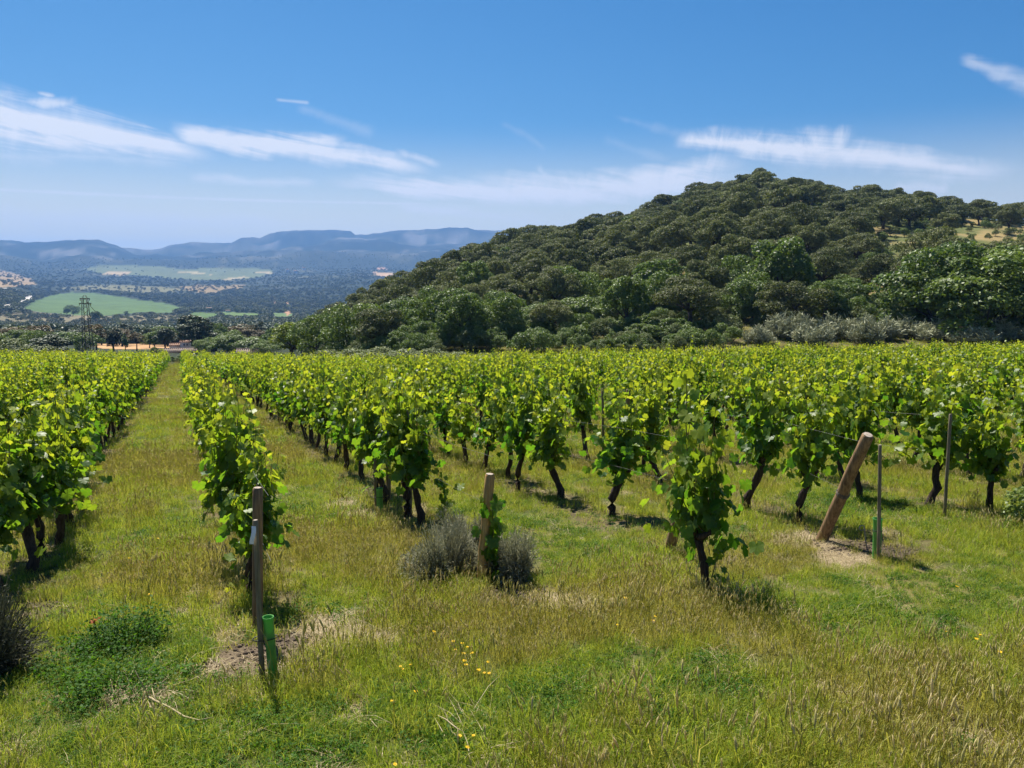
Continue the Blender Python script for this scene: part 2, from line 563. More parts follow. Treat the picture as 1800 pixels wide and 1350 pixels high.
def woody(name, c0, c1, scale=(30, 30, 3), rough=0.85, bump=0.4):
    m_, n, out = new_mat(name)
    tcd = n.n('ShaderNodeTexCoord')
    mp = n.n('ShaderNodeMapping')
    mp.inputs['Scale'].default_value = scale
    n.link(tcd.outputs['Object'], mp.inputs[0])
    nz = n.noise(mp.outputs[0], 1.0, 6, 0.65, 0.4)
    nz2 = n.noise(tcd.outputs['Object'], 3.0, 3, 0.6)
    c = n.mix(n.ramp(n.m('ADD', n.m('MULTIPLY', nz, 0.75), n.m('MULTIPLY', nz2, 0.25)), 0.32, 0.68), c0, c1)
    bp = n.n('ShaderNodeBump')
    bp.inputs['Strength'].default_value = bump
    bp.inputs['Distance'].default_value = 0.01
    n.link(nz, bp.inputs['Height'])
    n.link(principled(n, c, rough, 0.2, bp.outputs[0]).outputs[0], out.inputs[0])
    return m_

def plain(name, col, rough=0.7, var=0.2, scale=8, spec=0.3, trans=0.0):
    m_, n, out = new_mat(name)
    tcd = n.n('ShaderNodeTexCoord')
    nz = n.noise(tcd.outputs['Object'], scale, 5, 0.6)
    lo = tuple(c * (1 - var) for c in col); hi = tuple(min(1, c * (1 + var)) for c in col)
    c = n.mix(n.ramp(nz, 0.3, 0.7), lo, hi)
    b = principled(n, c, rough, spec)
    if trans:
        tr = n.n('ShaderNodeBsdfTranslucent'); n.link(c, tr.inputs['Color'])
        mx = n.n('ShaderNodeMixShader'); mx.inputs[0].default_value = trans
        n.link(b.outputs[0], mx.inputs[1]); n.link(tr.outputs[0], mx.inputs[2])
        n.link(mx.outputs[0], out.inputs[0])
    else:
        n.link(b.outputs[0], out.inputs[0])
    return m_

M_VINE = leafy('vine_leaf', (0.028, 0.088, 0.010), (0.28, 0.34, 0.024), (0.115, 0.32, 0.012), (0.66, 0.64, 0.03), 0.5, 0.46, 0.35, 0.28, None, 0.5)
M_CANE = woody('vine_cane', (0.10, 0.11, 0.03), (0.17, 0.14, 0.05), (20, 20, 6))
M_BARK = woody('vine_bark', (0.018, 0.012, 0.009), (0.085, 0.06, 0.045), (60, 60, 6), 0.9, 0.8)
M_OAK = leafy('holm_oak_leaf', (0.055, 0.066, 0.024), (0.24, 0.245, 0.10), (0.08, 0.11, 0.02), (0.24, 0.28, 0.06), 0.25, 0.6, 0.15, 0.5)
M_GREEN = leafy('broadleaf_leaf', (0.058, 0.102, 0.02), (0.22, 0.28, 0.062), (0.08, 0.15, 0.015), (0.24, 0.32, 0.04), 0.3, 0.5, 0.3, 0.35)
M_WALNUT = leafy('walnut_leaf', (0.085, 0.12, 0.014), (0.25, 0.29, 0.035), (0.14, 0.22, 0.012), (0.36, 0.42, 0.035), 0.35, 0.5, 0.25, 0.2)
M_FRESH = leafy('fresh_leaf', (0.05, 0.09, 0.016), (0.15, 0.20, 0.04), (0.09, 0.18, 0.015), (0.24, 0.32, 0.04), 0.35, 0.5, 0.3, 0.2)
M_DARK = leafy('dark_leaf', (0.032, 0.054, 0.02), (0.115, 0.145, 0.055), (0.03, 0.05, 0.015), (0.08, 0.1, 0.03), 0.15, 0.55, 0.3, 0.3)
M_RUST = leafy('rusty_leaf', (0.08, 0.068, 0.022), (0.23, 0.165, 0.055), (0.1, 0.08, 0.02), (0.2, 0.15, 0.04), 0.2, 0.55, 0.3, 0.3)
M_GREY = leafy('grey_shrub_leaf', (0.115, 0.12, 0.065), (0.38, 0.365, 0.24), (0.14, 0.15, 0.07), (0.34, 0.33, 0.19), 0.25, 0.7, 0.2, 0.25)
M_SCRUB = leafy('bramble_leaf', (0.08, 0.108, 0.03), (0.26, 0.29, 0.10), (0.07, 0.11, 0.02), (0.2, 0.22, 0.05), 0.25, 0.6, 0.25, 0.3)
M_BROOM = leafy('broom_twig', (0.17, 0.19, 0.08), (0.52, 0.52, 0.34), (0.1, 0.1, 0.06), (0.3, 0.3, 0.2), 0.15, 0.7, 0.2, 0.2)
M_WEED = leafy('weed_leaf', (0.025, 0.075, 0.006), (0.075, 0.17, 0.012), (0.06, 0.18, 0.006), (0.17, 0.34, 0.016), 0.4, 0.6, 0.15, 0.3)
M_GRASS = leafy('grass_blade', (0.095, 0.185, 0.012), (0.40, 0.43, 0.042), (0.15, 0.29, 0.012), (0.5, 0.5, 0.045), 0.45, 0.55, 0.3, 0.4)
M_GOLD = leafy('barley_blade', (0.27, 0.285, 0.034), (0.60, 0.55, 0.15), (0.34, 0.33, 0.035), (0.6, 0.5, 0.11), 0.45, 0.6, 0.25, 0.45)
M_HEAD = leafy('barley_head', (0.40, 0.38, 0.09), (0.72, 0.60, 0.32), (0.4, 0.38, 0.07), (0.65, 0.52, 0.2), 0.42, 0.6, 0.25, 0.7)
M_STRAW = leafy('straw', (0.30, 0.225, 0.115), (0.60, 0.49, 0.30), (0.2, 0.15, 0.06), (0.4, 0.3, 0.15), 0.15, 0.7, 0.2, 0.3)
M_TRUNK = woody('tree_bark', (0.03, 0.024, 0.018), (0.10, 0.08, 0.06), (8, 8, 1.5), 0.9, 0.6)
M_POST = woody('brown_post_wood', (0.10, 0.058, 0.03), (0.34, 0.215, 0.11), (45, 45, 2.5), 0.8, 0.5)
M_PALE = woody('pale_post_wood', (0.30, 0.17, 0.055), (0.52, 0.33, 0.125), (40, 40, 2.5), 0.75, 0.4)
M_GREYW = woody('grey_stake_wood', (0.10, 0.082, 0.05), (0.27, 0.22, 0.14), (50, 50, 3), 0.85, 0.4)
M_ENDG = woody('sawn_end_grain', (0.26, 0.2, 0.14), (0.5, 0.42, 0.33), (60, 60, 60), 0.8, 0.3)
M_TUBE = plain('green_tube_plastic', (0.14, 0.42, 0.085), 0.45, 0.12, 6, 0.45, 0.35)
M_TIE = plain('black_tie', (0.012, 0.012, 0.012), 0.5)
M_TAG = plain('white_tag', (0.72, 0.72, 0.74), 0.4, 0.05)
M_WIRE = plain('galvanised_wire', (0.20, 0.19, 0.175), 0.55, 0.2, 10, 0.4)
M_STEEL = plain('weathered_pylon_steel', (0.075, 0.07, 0.06), 0.6, 0.3, 2)
M_PETAL = plain('yellow_petal', (0.80, 0.50, 0.012), 0.55, 0.1, 20, 0.2, 0.25)
M_RED = plain('dry_red_leaf', (0.45, 0.13, 0.045), 0.7, 0.25, 30, 0.2, 0.3)
M_WHITEWALL = plain('whitewash', (0.74, 0.72, 0.68), 0.85, 0.06, 0.7)
M_TILE = plain('clay_roof_tile', (0.33, 0.19, 0.12), 0.8, 0.3, 1.2)
M_TILED = plain('old_roof_tile', (0.20, 0.15, 0.12), 0.85, 0.35, 1.5)
M_GLASS = plain('dark_window', (0.03, 0.035, 0.045), 0.2, 0.1, 2, 0.5)
M_STONE = plain('stone_wall', (0.30, 0.27, 0.23), 0.9, 0.25, 2)
M_CAR = plain('white_car_paint', (0.75, 0.76, 0.78), 0.3, 0.03, 2, 0.5)
M_TYRE = plain('tyre_rubber', (0.02, 0.02, 0.02), 0.8)
M_SHADE_BUSH = leafy('vine_shade_dark', (0.03, 0.034, 0.022), (0.09, 0.088, 0.058), (0.05, 0.06, 0.03), (0.1, 0.11, 0.06), 0.15, 0.7, 0.2, 0.2)  # vine shade put into the leaf colour of the lower left bush

# ------------------------------------------------------------------ near-ground patches (photo pixel -> ground)
SOIL = [(P(435, 1165), 0.42, 1.0), (P(505, 1135), 0.3, 1.0), (P(470, 1205), 0.22, 0.9), (P(905, 1045), 0.32, 0.9), (P(1560, 972), 0.38, 1.0), (P(1235, 1040), 0.25, 0.8),
        (P(395, 1225), 0.30, 0.6), (P(1735, 1310), 0.5, 0.6), (P(70, 1080), 0.45, 0.7), (P(1480, 962), 0.36, 0.8)]
STRAW = [(P(605, 1118), 0.3, 0.9), (P(660, 1125), 0.2, 0.7), (P(430, 1165), 0.35, 0.4), (P(598, 888), 0.36, 0.8), (P(640, 905), 0.3, 0.7), (P(1405, 950), 0.42, 1.0), (P(1470, 985), 0.4, 0.9),
         (P(1000, 1060), 0.28, 0.45), (P(960, 1050), 0.2, 0.4), (P(555, 1095), 0.25, 0.7), (P(230, 1235), 0.2, 0.5)]
def patch(x, y, plist):
    s = np.zeros_like(np.asarray(x, float))
    wob = (fbm(np.asarray(x) / 0.35, np.asarray(y) / 0.35, 31, 3) - 0.5) * 0.9
    for p, r, a in plist:
        d = np.hypot(x - p[0], y - p[1]) / r + wob
        s = np.maximum(s, a * (1 - smooth(0.65, 1.15, d)))
    return s

# rows of vines
ROWD = np.array([ray(315, 612)[0], ray(315, 612)[1]]); ROWD /= np.linalg.norm(ROWD)
ROWP = np.array([ROWD[1], -ROWD[0]])
SPC = 2.25
def rowperp(k): return 0.55 + SPC * k
def sp(x, y): return x * ROWD[0] + y * ROWD[1], x * ROWP[0] + y * ROWP[1]
def under_row(x, y):
    """1 on the strip under a vine row, 0 between the rows"""
    s_, p_ = sp(np.asarray(x, float), np.asarray(y, float))
    d = np.abs(((p_ - 0.55) / SPC + 0.5) % 1 - 0.5) * SPC
    return (1 - smooth(0.25, 0.6, d)) * smooth(5.2, 6.6, s_)

# ------------------------------------------------------------------ terrain: one sheet to the horizon
def inpoly(u, v, poly):
    poly = np.asarray(poly, float)
    c = np.zeros(u.shape, bool)
    j = len(poly) - 1
    for i in range(len(poly)):
        xi, yi = poly[i]; xj, yj = poly[j]
        with np.errstate(divide='ignore', invalid='ignore'):
            c ^= ((yi > v) != (yj > v)) & (u < (xj - xi) * (v - yi) / (yj - yi + 1e-12) + xi)
        j = i
    return c
FIELDS = [
    ('g', [(36, 544), (55, 533), (80, 522), (125, 513), (175, 516), (250, 527), (300, 535), (327, 544), (300, 549), (250, 549), (200, 553), (142, 558), (107, 551), (60, 548)], (0.085, 0.135, 0.038)),
    ('g', [(340, 549), (386, 550), (380, 560), (365, 566), (345, 574), (320, 578), (333, 558)], (0.085, 0.135, 0.035)),
    ('g', [(388, 548), (458, 551), (458, 560), (388, 558)], (0.10, 0.15, 0.04)),
    ('g', [(480, 550), (518, 551), (514, 562), (480, 561)], (0.10, 0.15, 0.05)),
    ('p', [(147, 473), (190, 464), (270, 467), (330, 474), (400, 470), (478, 474), (480, 482), (430, 492), (360, 493), (290, 489), (235, 484), (180, 482)], (0.12, 0.14, 0.06)),
    ('t', [(176, 481), (200, 476), (232, 477), (222, 483), (200, 484)], (0.36, 0.27, 0.15)),
    ('t', [(316, 478), (345, 478), (378, 484), (345, 481)], (0.34, 0.28, 0.14)),
    ('t', [(446, 477), (476, 478), (476, 481), (450, 479.5)], (0.4, 0.31, 0.17)),
    ('t', [(385, 491), (430, 486), (440, 487), (400, 492)], (0.33, 0.27, 0.15)),
    ('b', [(305, 506), (345, 500), (385, 503), (432, 500), (425, 506), (392, 508), (392, 515), (360, 516), (330, 510)], (0.23, 0.165, 0.075)),
    ('b', [(-300, 470), (0, 474), (20, 479), (50, 489), (66, 495), (62, 500), (30, 505), (-300, 506)], (0.27, 0.19, 0.10)),
    ('t', [(150, 603), (200, 604), (250, 604), (312, 608), (300, 614), (180, 613)], (0.42, 0.25, 0.12)),
    ('t', [(652, 478), (690, 480), (690, 485), (668, 487)], (0.42, 0.28, 0.16)),
    ('t', [(662, 471), (682, 471), (680, 474), (664, 474)], (0.38, 0.22, 0.13)),
    ('o', [(500, 549), (506, 546), (512, 551), (505, 553)], (0.38, 0.21, 0.12)),
    ('o', [(477, 522), (484, 526), (487, 537), (482, 534)], (0.36, 0.22, 0.14)),
    ('o', [(500, 530), (508, 531), (506, 535)], (0.36, 0.22, 0.14)),
    ('v', [(-300, 548), (36, 546), (110, 553), (200, 556), (325, 553), (335, 560), (318, 574), (200, 588), (0, 592), (-300, 592)], (0.17, 0.145, 0.08)),
    ('y', [(90, 508), (180, 500), (300, 505), (330, 511), (250, 516), (180, 511), (120, 508)], (0.15, 0.14, 0.065)),
]
ROADPX = [(-60, 503), (0, 507), (20, 508.5), (35, 511), (47, 514), (56, 519), (57, 522), (51, 528), (43, 532), (34, 536), (15, 540), (-40, 545)]

az_f = np.radians(np.arange(-43, 43.01, 0.14))
az_c = np.radians(np.arange(45, 316, 2.5))
AZS = np.concatenate([az_f, az_c])
rr_ = [2.0]
while rr_[-1] < 9800:
    r = rr_[-1]
    rr_.append(r * (1.016 if r < 20 else 1.027))
RS = np.array(rr_)
GA, GR = np.meshgrid(AZS, RS)
GX, GY = GR * np.sin(GA), GR * np.cos(GA)
GZ = H(GX, GY)
na_, nr_ = len(AZS), len(RS)
Vt = np.stack([GX, GY, GZ], -1).reshape(-1, 3)
i_ = np.arange(nr_ - 1)[:, None] * na_
j_ = np.arange(na_)[None, :]
j2_ = (j_ + 1) % na_
Ft = np.stack([i_ + j_, i_ + na_ + j_, i_ + na_ + j2_, i_ + j2_], -1).reshape(-1, 4)
Vt = np.vstack([Vt, [[0, 0, float(H(0.0, 0.01))]]])
cap = np.stack([np.full(na_, na_ * nr_), np.arange(na_), (np.arange(na_) + 1) % na_], -1)
X_, Y_, Z_ = Vt[:, 0], Vt[:, 1], Vt[:, 2]
Rv = np.hypot(X_, Y_)
front = Y_ > 0.2 * Rv
with np.errstate(divide='ignore', invalid='ignore'):
    U_, V_ = uv(X_, np.where(front, Y_, 1), Z_)
U_ = np.where(front, U_, -9999)
wob_u = U_ + (fbm(X_ / 40, Y_ / 40, 41, 3) - 0.5) * 10
wob_v = V_ + (fbm(X_ / 40, Y_ / 40, 47, 3) - 0.5) * 3
n1 = fbm(X_ / 60, Y_ / 60, 51, 4); n2 = fbm(X_ / 260, Y_ / 260, 53, 4); n3 = fbm(X_ / 900, Y_ / 900, 57, 5)
def lerp3(a, b, t): return np.asarray(a) * (1 - t[:, None]) + np.asarray(b) * t[:, None]
colr = lerp3((0.028, 0.037, 0.018), (0.11, 0.105, 0.048), smooth(0.54, 0.72, n1 * 0.5 + n2 * 0.5))
mcol = lerp3((0.012, 0.024, 0.014), (0.072, 0.076, 0.046), smooth(0.42, 0.62, n3 * 0.35 + n2 * 0.35 + 0.3 * fbm(X_ / 110, Y_ / 110, 58, 3)))
rock = 0.8 * smooth(0.56, 0.68, n2 * 0.55 + fbm(X_ / 120, Y_ / 70, 59, 4) * 0.45)
mcol = lerp3(mcol, (0.32, 0.30, 0.26), np.zeros(len(X_))) * (1 - rock[:, None]) + np.array((0.17, 0.165, 0.145)) * rock[:, None]
tm = smooth(4700, 5200, Rv)
colr = colr * (1 - tm[:, None]) + mcol * tm[:, None]
hill_u = smooth(520, 600, U_)
th = hill_u * (1 - smooth(380, 600, Rv))
hcol = lerp3((0.10, 0.115, 0.035), (0.27, 0.20, 0.085), smooth(0.45, 0.66, fbm(X_ / 12, Y_ / 12, 61, 4)))
colr = colr * (1 - th[:, None]) + hcol * th[:, None]
fieldmask = np.zeros(len(X_))
for kd, poly, c in FIELDS:
    ins = inpoly(wob_u, wob_v, poly) & (Rv > 140) & front
    ins = ins & (Rv < 4700)
    cc = np.asarray(c) * (0.8 + 0.4 * fbm(X_ / 30, Y_ / 30, 63, 3))[:, None]
    colr[ins] = cc[ins]
    fieldmask[ins] = 1
rp = np.array(ROADPX)
dmin = np.full(len(X_), 1e9)
for a, b in zip(rp[:-1], rp[1:]):
    d = b - a
    t = np.clip(((U_ - a[0]) * d[0] + (V_ - a[1]) * d[1]) / (d @ d), 0, 1)
    dmin = np.minimum(dmin, np.hypot(U_ - a[0] - t * d[0], (V_ - a[1] - t * d[1]) * 1.4))
rd = (dmin < 2.4) & front & (Rv > 400) & (Rv < 4000)
far = smooth(95, 150, Rv)
farcol = np.concatenate([colr, far[:, None]], 1)
soil_a = patch(X_, Y_, SOIL) * (Rv < 40)
straw_a = patch(X_, Y_, STRAW) * (Rv < 40)
rows_a = under_row(X_, Y_) * (Rv < 130)
terr = mesh_np('ground', Vt, [cap, Ft], (), None, None, {'far': farcol}, {'soil': soil_a, 'straw': straw_a, 'rowstrip': rows_a}, True)

m_, n, out = new_mat('ground_earth_and_fields')
geo = n.n('ShaderNodeNewGeometry').outputs['Position']
fa = n.attr('far')
g1 = n.noise(geo, 1.1, 5, 0.6)
g2 = n.noise(geo, 9.0, 5, 0.65)
g3 = n.noise(geo, 55.0, 4, 0.7)
near_c = n.mix(n.ramp(g1, 0.38, 0.62), (0.075, 0.085, 0.025), (0.17, 0.14, 0.05))
near_c = n.mix(n.ramp(g2, 0.5, 0.75), near_c, (0.06, 0.085, 0.02))
near_c = n.mix(n.m('MULTIPLY', n.attr('rowstrip').outputs['Fac'], 0.75), near_c, n.mix(n.ramp(g2, 0.4, 0.65), (0.075, 0.052, 0.035), (0.16, 0.125, 0.06)))
soilc = n.mix(n.ramp(g3, 0.3, 0.75), (0.05, 0.037, 0.026), (0.15, 0.112, 0.08))
near_c = n.mix(n.attr('soil').outputs['Fac'], near_c, soilc)
strawc = n.mix(n.ramp(g3, 0.3, 0.7), (0.13, 0.095, 0.05), (0.30, 0.23, 0.13))
near_c = n.mix(n.attr('straw').outputs['Fac'], near_c, strawc)
f1 = n.noise(geo, 0.035, 6, 0.7)
f2 = n.noise(geo, 0.3, 4, 0.7)
farc = n.mix(n.m('MULTIPLY', n.m('SUBTRACT', f1, 0.5), 1.0), fa.outputs['Color'], fa.outputs['Color'])
vmul = n.m('ADD', n.m('MULTIPLY', f1, 0.7), n.m('MULTIPLY', f2, 0.5))
vmul = n.m('ADD', vmul, 0.4)
farc = n.mix(1.0, farc, n.xyz(vmul, vmul, vmul), 'MULTIPLY')
gcol = n.mix(fa.outputs['Alpha'], near_c, farc)
bp = n.n('ShaderNodeBump'); bp.inputs['Strength'].default_value = 0.6; bp.inputs['Distance'].default_value = 0.04
n.link(n.m('ADD', g2, n.m('MULTIPLY', g3, 0.5)), bp.inputs['Height'])
n.link(principled(n, gcol, 0.95, 0.1, bp.outputs[0]).outputs[0], out.inputs[0])
terr.materials.append(m_)
ground = obj('ground', terr)
tag(ground, 'grassy vineyard ground running out to valley fields, wooded hill and blue mountains', None, None, 'structure')

# the pale dirt road in the valley: a sheet laid on the ground
def dense(px, step=2.0):
    px = np.asarray(px, float)
    o = [px[0]]
    for a, b in zip(px[:-1], px[1:]):
        k = max(1, int(np.linalg.norm(b - a) / step))
        for i in range(1, k + 1): o.append(a + (b - a) * i / k)
    return np.array(o)
def far_hit(u, v, r0=300, r1=4000):
    rs = np.exp(np.linspace(np.log(r0), np.log(r1), 500))
    a = math.atan((u - 900) / FPX / 1.003)
    xs, ys = rs * sin(a), rs * cos(a)
    zs = H(xs, ys)
    _, vv = uv(xs, ys, zs)
    ok = np.where(vv <= v)[0]
    i = ok[0] if len(ok) else len(rs) - 1
    return np.array([xs[i], ys[i], zs[i]])
rpts = np.array([far_hit(u, v, 500, 4000) for u, v in dense(ROADPX, 4)])
# smooth the line on the ground
for _ in range(3):
    rpts[1:-1] = (rpts[:-2] + 2 * rpts[1:-1] + rpts[2:]) / 4
Vr, Fr = [], []
for i, p in enumerate(rpts):
    t = rpts[min(i + 1, len(rpts) - 1)] - rpts[max(i - 1, 0)]
    nrm = np.array([t[1], -t[0]]); nrm /= np.linalg.norm(nrm) + 1e-9
    wd = 5.0
    for sgn in (-1, 1):
        x, y = p[0] + sgn * wd * nrm[0], p[1] + sgn * wd * nrm[1]
        Vr.append((x, y, float(H(x, y)) + 1.2))
for i in range(len(rpts) - 1):
    Fr.append((2 * i, 2 * i + 1, 2 * i + 3, 2 * i + 2))
M_ROAD = plain('pale_dirt', (0.55, 0.50, 0.43), 0.95, 0.1, 0.05)
road = obj('road', mesh_np('road', Vr, [np.array(Fr)], [M_ROAD]))
tag(road, 'pale dirt road curving down the far left slope', None, None, 'structure')

# ------------------------------------------------------------------ haze
HZ = 11000.0
zlo, zhi = float(Z_.min()) - 1.5, float(Z_.max()) + 25
gh = Geo(); gh.box((-HZ, -HZ, zlo), (HZ, HZ, zhi))
haze_me = gh.mesh('haze')
m_, n, out = new_mat('haze_air')
vol = n.n('ShaderNodeVolumePrincipled')
vol.inputs['Color'].default_value = (0.18, 0.40, 0.85, 1)
vol.inputs['Density'].default_value = 0.000125
vol.inputs['Anisotropy'].default_value = 0.2
n.link(vol.outputs[0], out.inputs['Volume'])
haze_me.materials.append(m_)
haze = obj('haze', haze_me)
tag(haze, 'thin blue haze over the valley and mountains', None, None, 'stuff')

# ------------------------------------------------------------------ leaf cards
def leaf_frames(nrm, tip, rng):
    nrm = nrm / (np.linalg.norm(nrm, axis=1)[:, None] + 1e-9)
    tip = tip - nrm * np.sum(nrm * tip, 1)[:, None]
    tip = tip / (np.linalg.norm(tip, axis=1)[:, None] + 1e-9)
    side = np.cross(tip, nrm)
    return side, tip, nrm

_half = [(0, 1.0), (10, 0.88), (21, 0.76), (33, 0.84), (46, 0.94), (60, 0.82), (76, 0.68), (96, 0.78), (112, 0.78), (135, 0.62), (160, 0.52), (176, 0.16)]
def leaf_outline(rng, lod=0):
    if lod == 0:
        pts = [(a, r * rng.uniform(0.93, 1.07)) for a, r in _half]
        full = pts + [(-a, r * rng.uniform(0.95, 1.05)) for a, r in reversed(pts[1:])]
    elif lod == 1:
        full = [(0, 1.0), (22, 0.68), (46, 0.92), (76, 0.58), (110, 0.74), (160, 0.4), (-160, 0.4), (-110, 0.74), (-76, 0.58), (-46, 0.92), (-22, 0.68)]
    else:
        full = [(0, 1.0), (48, 0.85), (110, 0.72), (180, 0.22), (-110, 0.72), (-48, 0.85)]
    a = np.radians([f[0] for f in full]); r = np.array([f[1] for f in full])
    x, y = np.sin(a) * r, np.cos(a) * r
    fold = rng.uniform(0.05, 0.5); droop = rng.uniform(0.0, 0.5)
    z = fold * np.abs(x) - droop * np.maximum(y, 0) ** 2 + 0.09 * rng.uniform(-1, 1, len(x)) - fold * 0.7 * x * x
    V = np.vstack([[0, 0, 0], np.stack([x, y + 0.0, z], -1)])
    m = len(full)
    i = np.arange(m)
    F = np.stack([np.zeros(m, int), i + 1, (i + 1) % m + 1], -1)[:, [0, 2, 1]]
    return V, F

def leaves_to_geo(geo, pos, side, tip, nrm, size, tone, rng, lod, mat=0):
    variants = [leaf_outline(rng, lod) for _ in range(5)]
    pick = rng.integers(0, 5, len(pos))
    for k, (V, F) in enumerate(variants):
        sel = np.where(pick == k)[0]
        if not len(sel): continue
        m = len(V)
        W_ = pos[sel][:, None, :] + size[sel][:, None, None] * (V[None, :, 0:1] * side[sel][:, None, :] + V[None, :, 1:2] * tip[sel][:, None, :] + V[None, :, 2:3] * nrm[sel][:, None, :])
        FF = (np.arange(len(sel))[:, None, None] * m + F[None]).reshape(-1, 3)
        geo.add(W_.reshape(-1, 3), [FF], np.repeat(tone[sel], len(F)), mat)

# ------------------------------------------------------------------ grapevines
def gen_vine(rng, kind='full'):
    """returns trunk tubes, canes, and leaves of one vine; x runs along the row"""
    trunk, canes, leaves = [], [], []
    hh = rng.uniform(0.52, 0.68)
    lean = rng.uniform(-0.22, 0.22, 2)
    n = 7
    tt = np.linspace(0, 1, n)
    wig = np.cumsum(rng.normal(0, 0.028, (n, 2)), 0)
    pts = np.stack([lean[0] * tt + wig[:, 0], lean[1] * 0.5 * tt + wig[:, 1] * 0.7, tt * (hh + 0.1) - 0.1], -1)
    r0 = rng.uniform(0.034, 0.05)
    rad = r0 * (1.25 - 0.35 * tt) * (1 + rng.uniform(-0.12, 0.12, n))
    rad[0] *= 1.25; rad[-1] *= 1.25
    trunk.append((pts, rad))
    head = pts[-1]
    arms = []
    for sgn in (-1, 1):
        L = rng.uniform(0.08, 0.26)
        p = [head, head + np.array([sgn * L * 0.5, rng.uniform(-0.04, 0.04), rng.uniform(0.02, 0.1)]),
             head + np.array([sgn * L, rng.uniform(-0.06, 0.06), rng.uniform(0.08, 0.2)])]
        trunk.append((np.array(p), np.array([r0 * 0.9, r0 * 0.7, r0 * 0.5])))
        arms.append(np.array(p))
    nc = rng.integers(13, 18)
    for c in range(nc):
        a = arms[c % 2]
        f = rng.uniform(0, 1)
        st = a[0] * (1 - f) + a[2] * f
        L = rng.uniform(0.6, 1.12) if rng.random() < 0.8 else rng.uniform(1.1, 1.4)
        droopy = rng.random() < 0.12
        outx, outy = rng.normal(0, 0.21), rng.normal(0, 0.17)
        k = 8
        t = np.linspace(0, 1, k)
        if droopy:
            sgn = 1 if rng.random() < 0.5 else -1
            up = 0.55 * t - 0.75 * t ** 2
            pts = st + np.stack([outx * t, sgn * 0.30 * t + outy * 0.3 * t, up * L], -1)
        else:
            pts = st + np.stack([outx * (t ** 0.8) * 0.9, outy * (t ** 0.7), L * t - 0.12 * t ** 3], -1)
        pts = pts + np.cumsum(rng.normal(0, 0.012, (k, 3)), 0)
        canes.append((pts, np.linspace(0.006, 0.0025, k)))
        nl = int(L / 0.06)
        for i in range(nl):
            f = (i + rng.uniform(0, 0.8)) / nl
            x = np.array([np.interp(f, t, pts[:, j]) for j in range(3)])
            ang = rng.uniform(0, 2 * pi)
            o = np.array([cos(ang), sin(ang) * 1.2, rng.uniform(-0.2, 0.45)])
            x = x + o * rng.uniform(0.03, 0.10)
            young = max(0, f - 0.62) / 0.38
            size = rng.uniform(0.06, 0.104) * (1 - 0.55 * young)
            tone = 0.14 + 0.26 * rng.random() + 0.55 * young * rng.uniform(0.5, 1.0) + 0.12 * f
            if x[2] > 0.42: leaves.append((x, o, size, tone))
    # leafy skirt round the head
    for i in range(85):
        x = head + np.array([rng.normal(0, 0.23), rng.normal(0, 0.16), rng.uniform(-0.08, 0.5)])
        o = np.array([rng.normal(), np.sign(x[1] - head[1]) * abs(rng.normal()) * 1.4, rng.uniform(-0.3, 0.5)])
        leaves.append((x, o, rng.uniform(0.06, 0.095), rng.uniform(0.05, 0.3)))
    pos = np.array([l[0] for l in leaves]); o = np.array([l[1] for l in leaves])
    size = np.array([l[2] for l in leaves]); tone = np.clip(np.array([l[3] for l in leaves]), 0, 1)
    m = len(pos)
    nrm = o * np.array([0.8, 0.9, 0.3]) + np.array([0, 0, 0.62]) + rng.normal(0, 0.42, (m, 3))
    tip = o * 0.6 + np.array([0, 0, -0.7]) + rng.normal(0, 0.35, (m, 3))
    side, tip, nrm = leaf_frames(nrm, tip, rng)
    return trunk, canes, (pos, side, tip, nrm, size, tone)

def vine_meshes(rng, lod, keep=1.0, grow=1.0, nsep=0):
    trunk, canes, lv = gen_vine(rng)
    gt = Geo()
    for p, r in trunk: gt.tube(p, r, 7 if lod == 0 else 5, jitter=0.18, rng=rng)
    gc = Geo()
    for p, r in canes: gc.tube(p, r, 4, cap=False)
    pos, side, tip, nrm, size, tone = lv
    sel = np.where(rng.random(len(pos)) < keep)[0]
    size = size * grow
    sep = []
    if nsep:
        # the outermost leaves become leaves of their own
        d = np.hypot(pos[:, 1] * 1.4, pos[:, 0] * 0.6) + 0.25 * np.maximum(pos[:, 2] - 1.0, 0) + size * 2
        order = np.argsort(-d)
        sep = order[:nsep]
        sel = order[nsep:]
    gl = Geo()
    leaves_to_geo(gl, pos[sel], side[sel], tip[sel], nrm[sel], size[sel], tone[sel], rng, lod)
    seps = [(pos[i], side[i], tip[i], nrm[i], size[i], tone[i]) for i in sep]
    return gt.mesh('vine_trunk', [M_BARK], True), gc.mesh('vine_shoots', [M_CANE]), gl.mesh('vine_foliage', [M_VINE]), seps

rngv = np.random.default_rng(11)
VN = [vine_meshes(rngv, 0, nsep=170) for _ in range(5)]        # nearest: many leaves apart
VM = [vine_meshes(rngv, 1) for _ in range(8)]                  # middle
# how far each near vine leans along its own x axis
VLEAN = []
for v_ in VN:
    co_ = np.empty(len(v_[2].vertices) * 3, np.float32)
    v_[2].vertices.foreach_get('co', co_)
    VLEAN.append(float(co_.reshape(-1, 3)[:, 0].mean()))
# single leaf meshes, by tone
LEAFM = []
TONES = [0.10, 0.2, 0.3, 0.42, 0.58, 0.78]
for tn in TONES:
    row = []
    for _ in range(3):
        V, F = leaf_outline(rngv, 0)
        row.append(mesh_np('leaf', V, [F], [M_VINE], None, {'tone': np.full(len(F), tn)}))
    LEAFM.append(row)

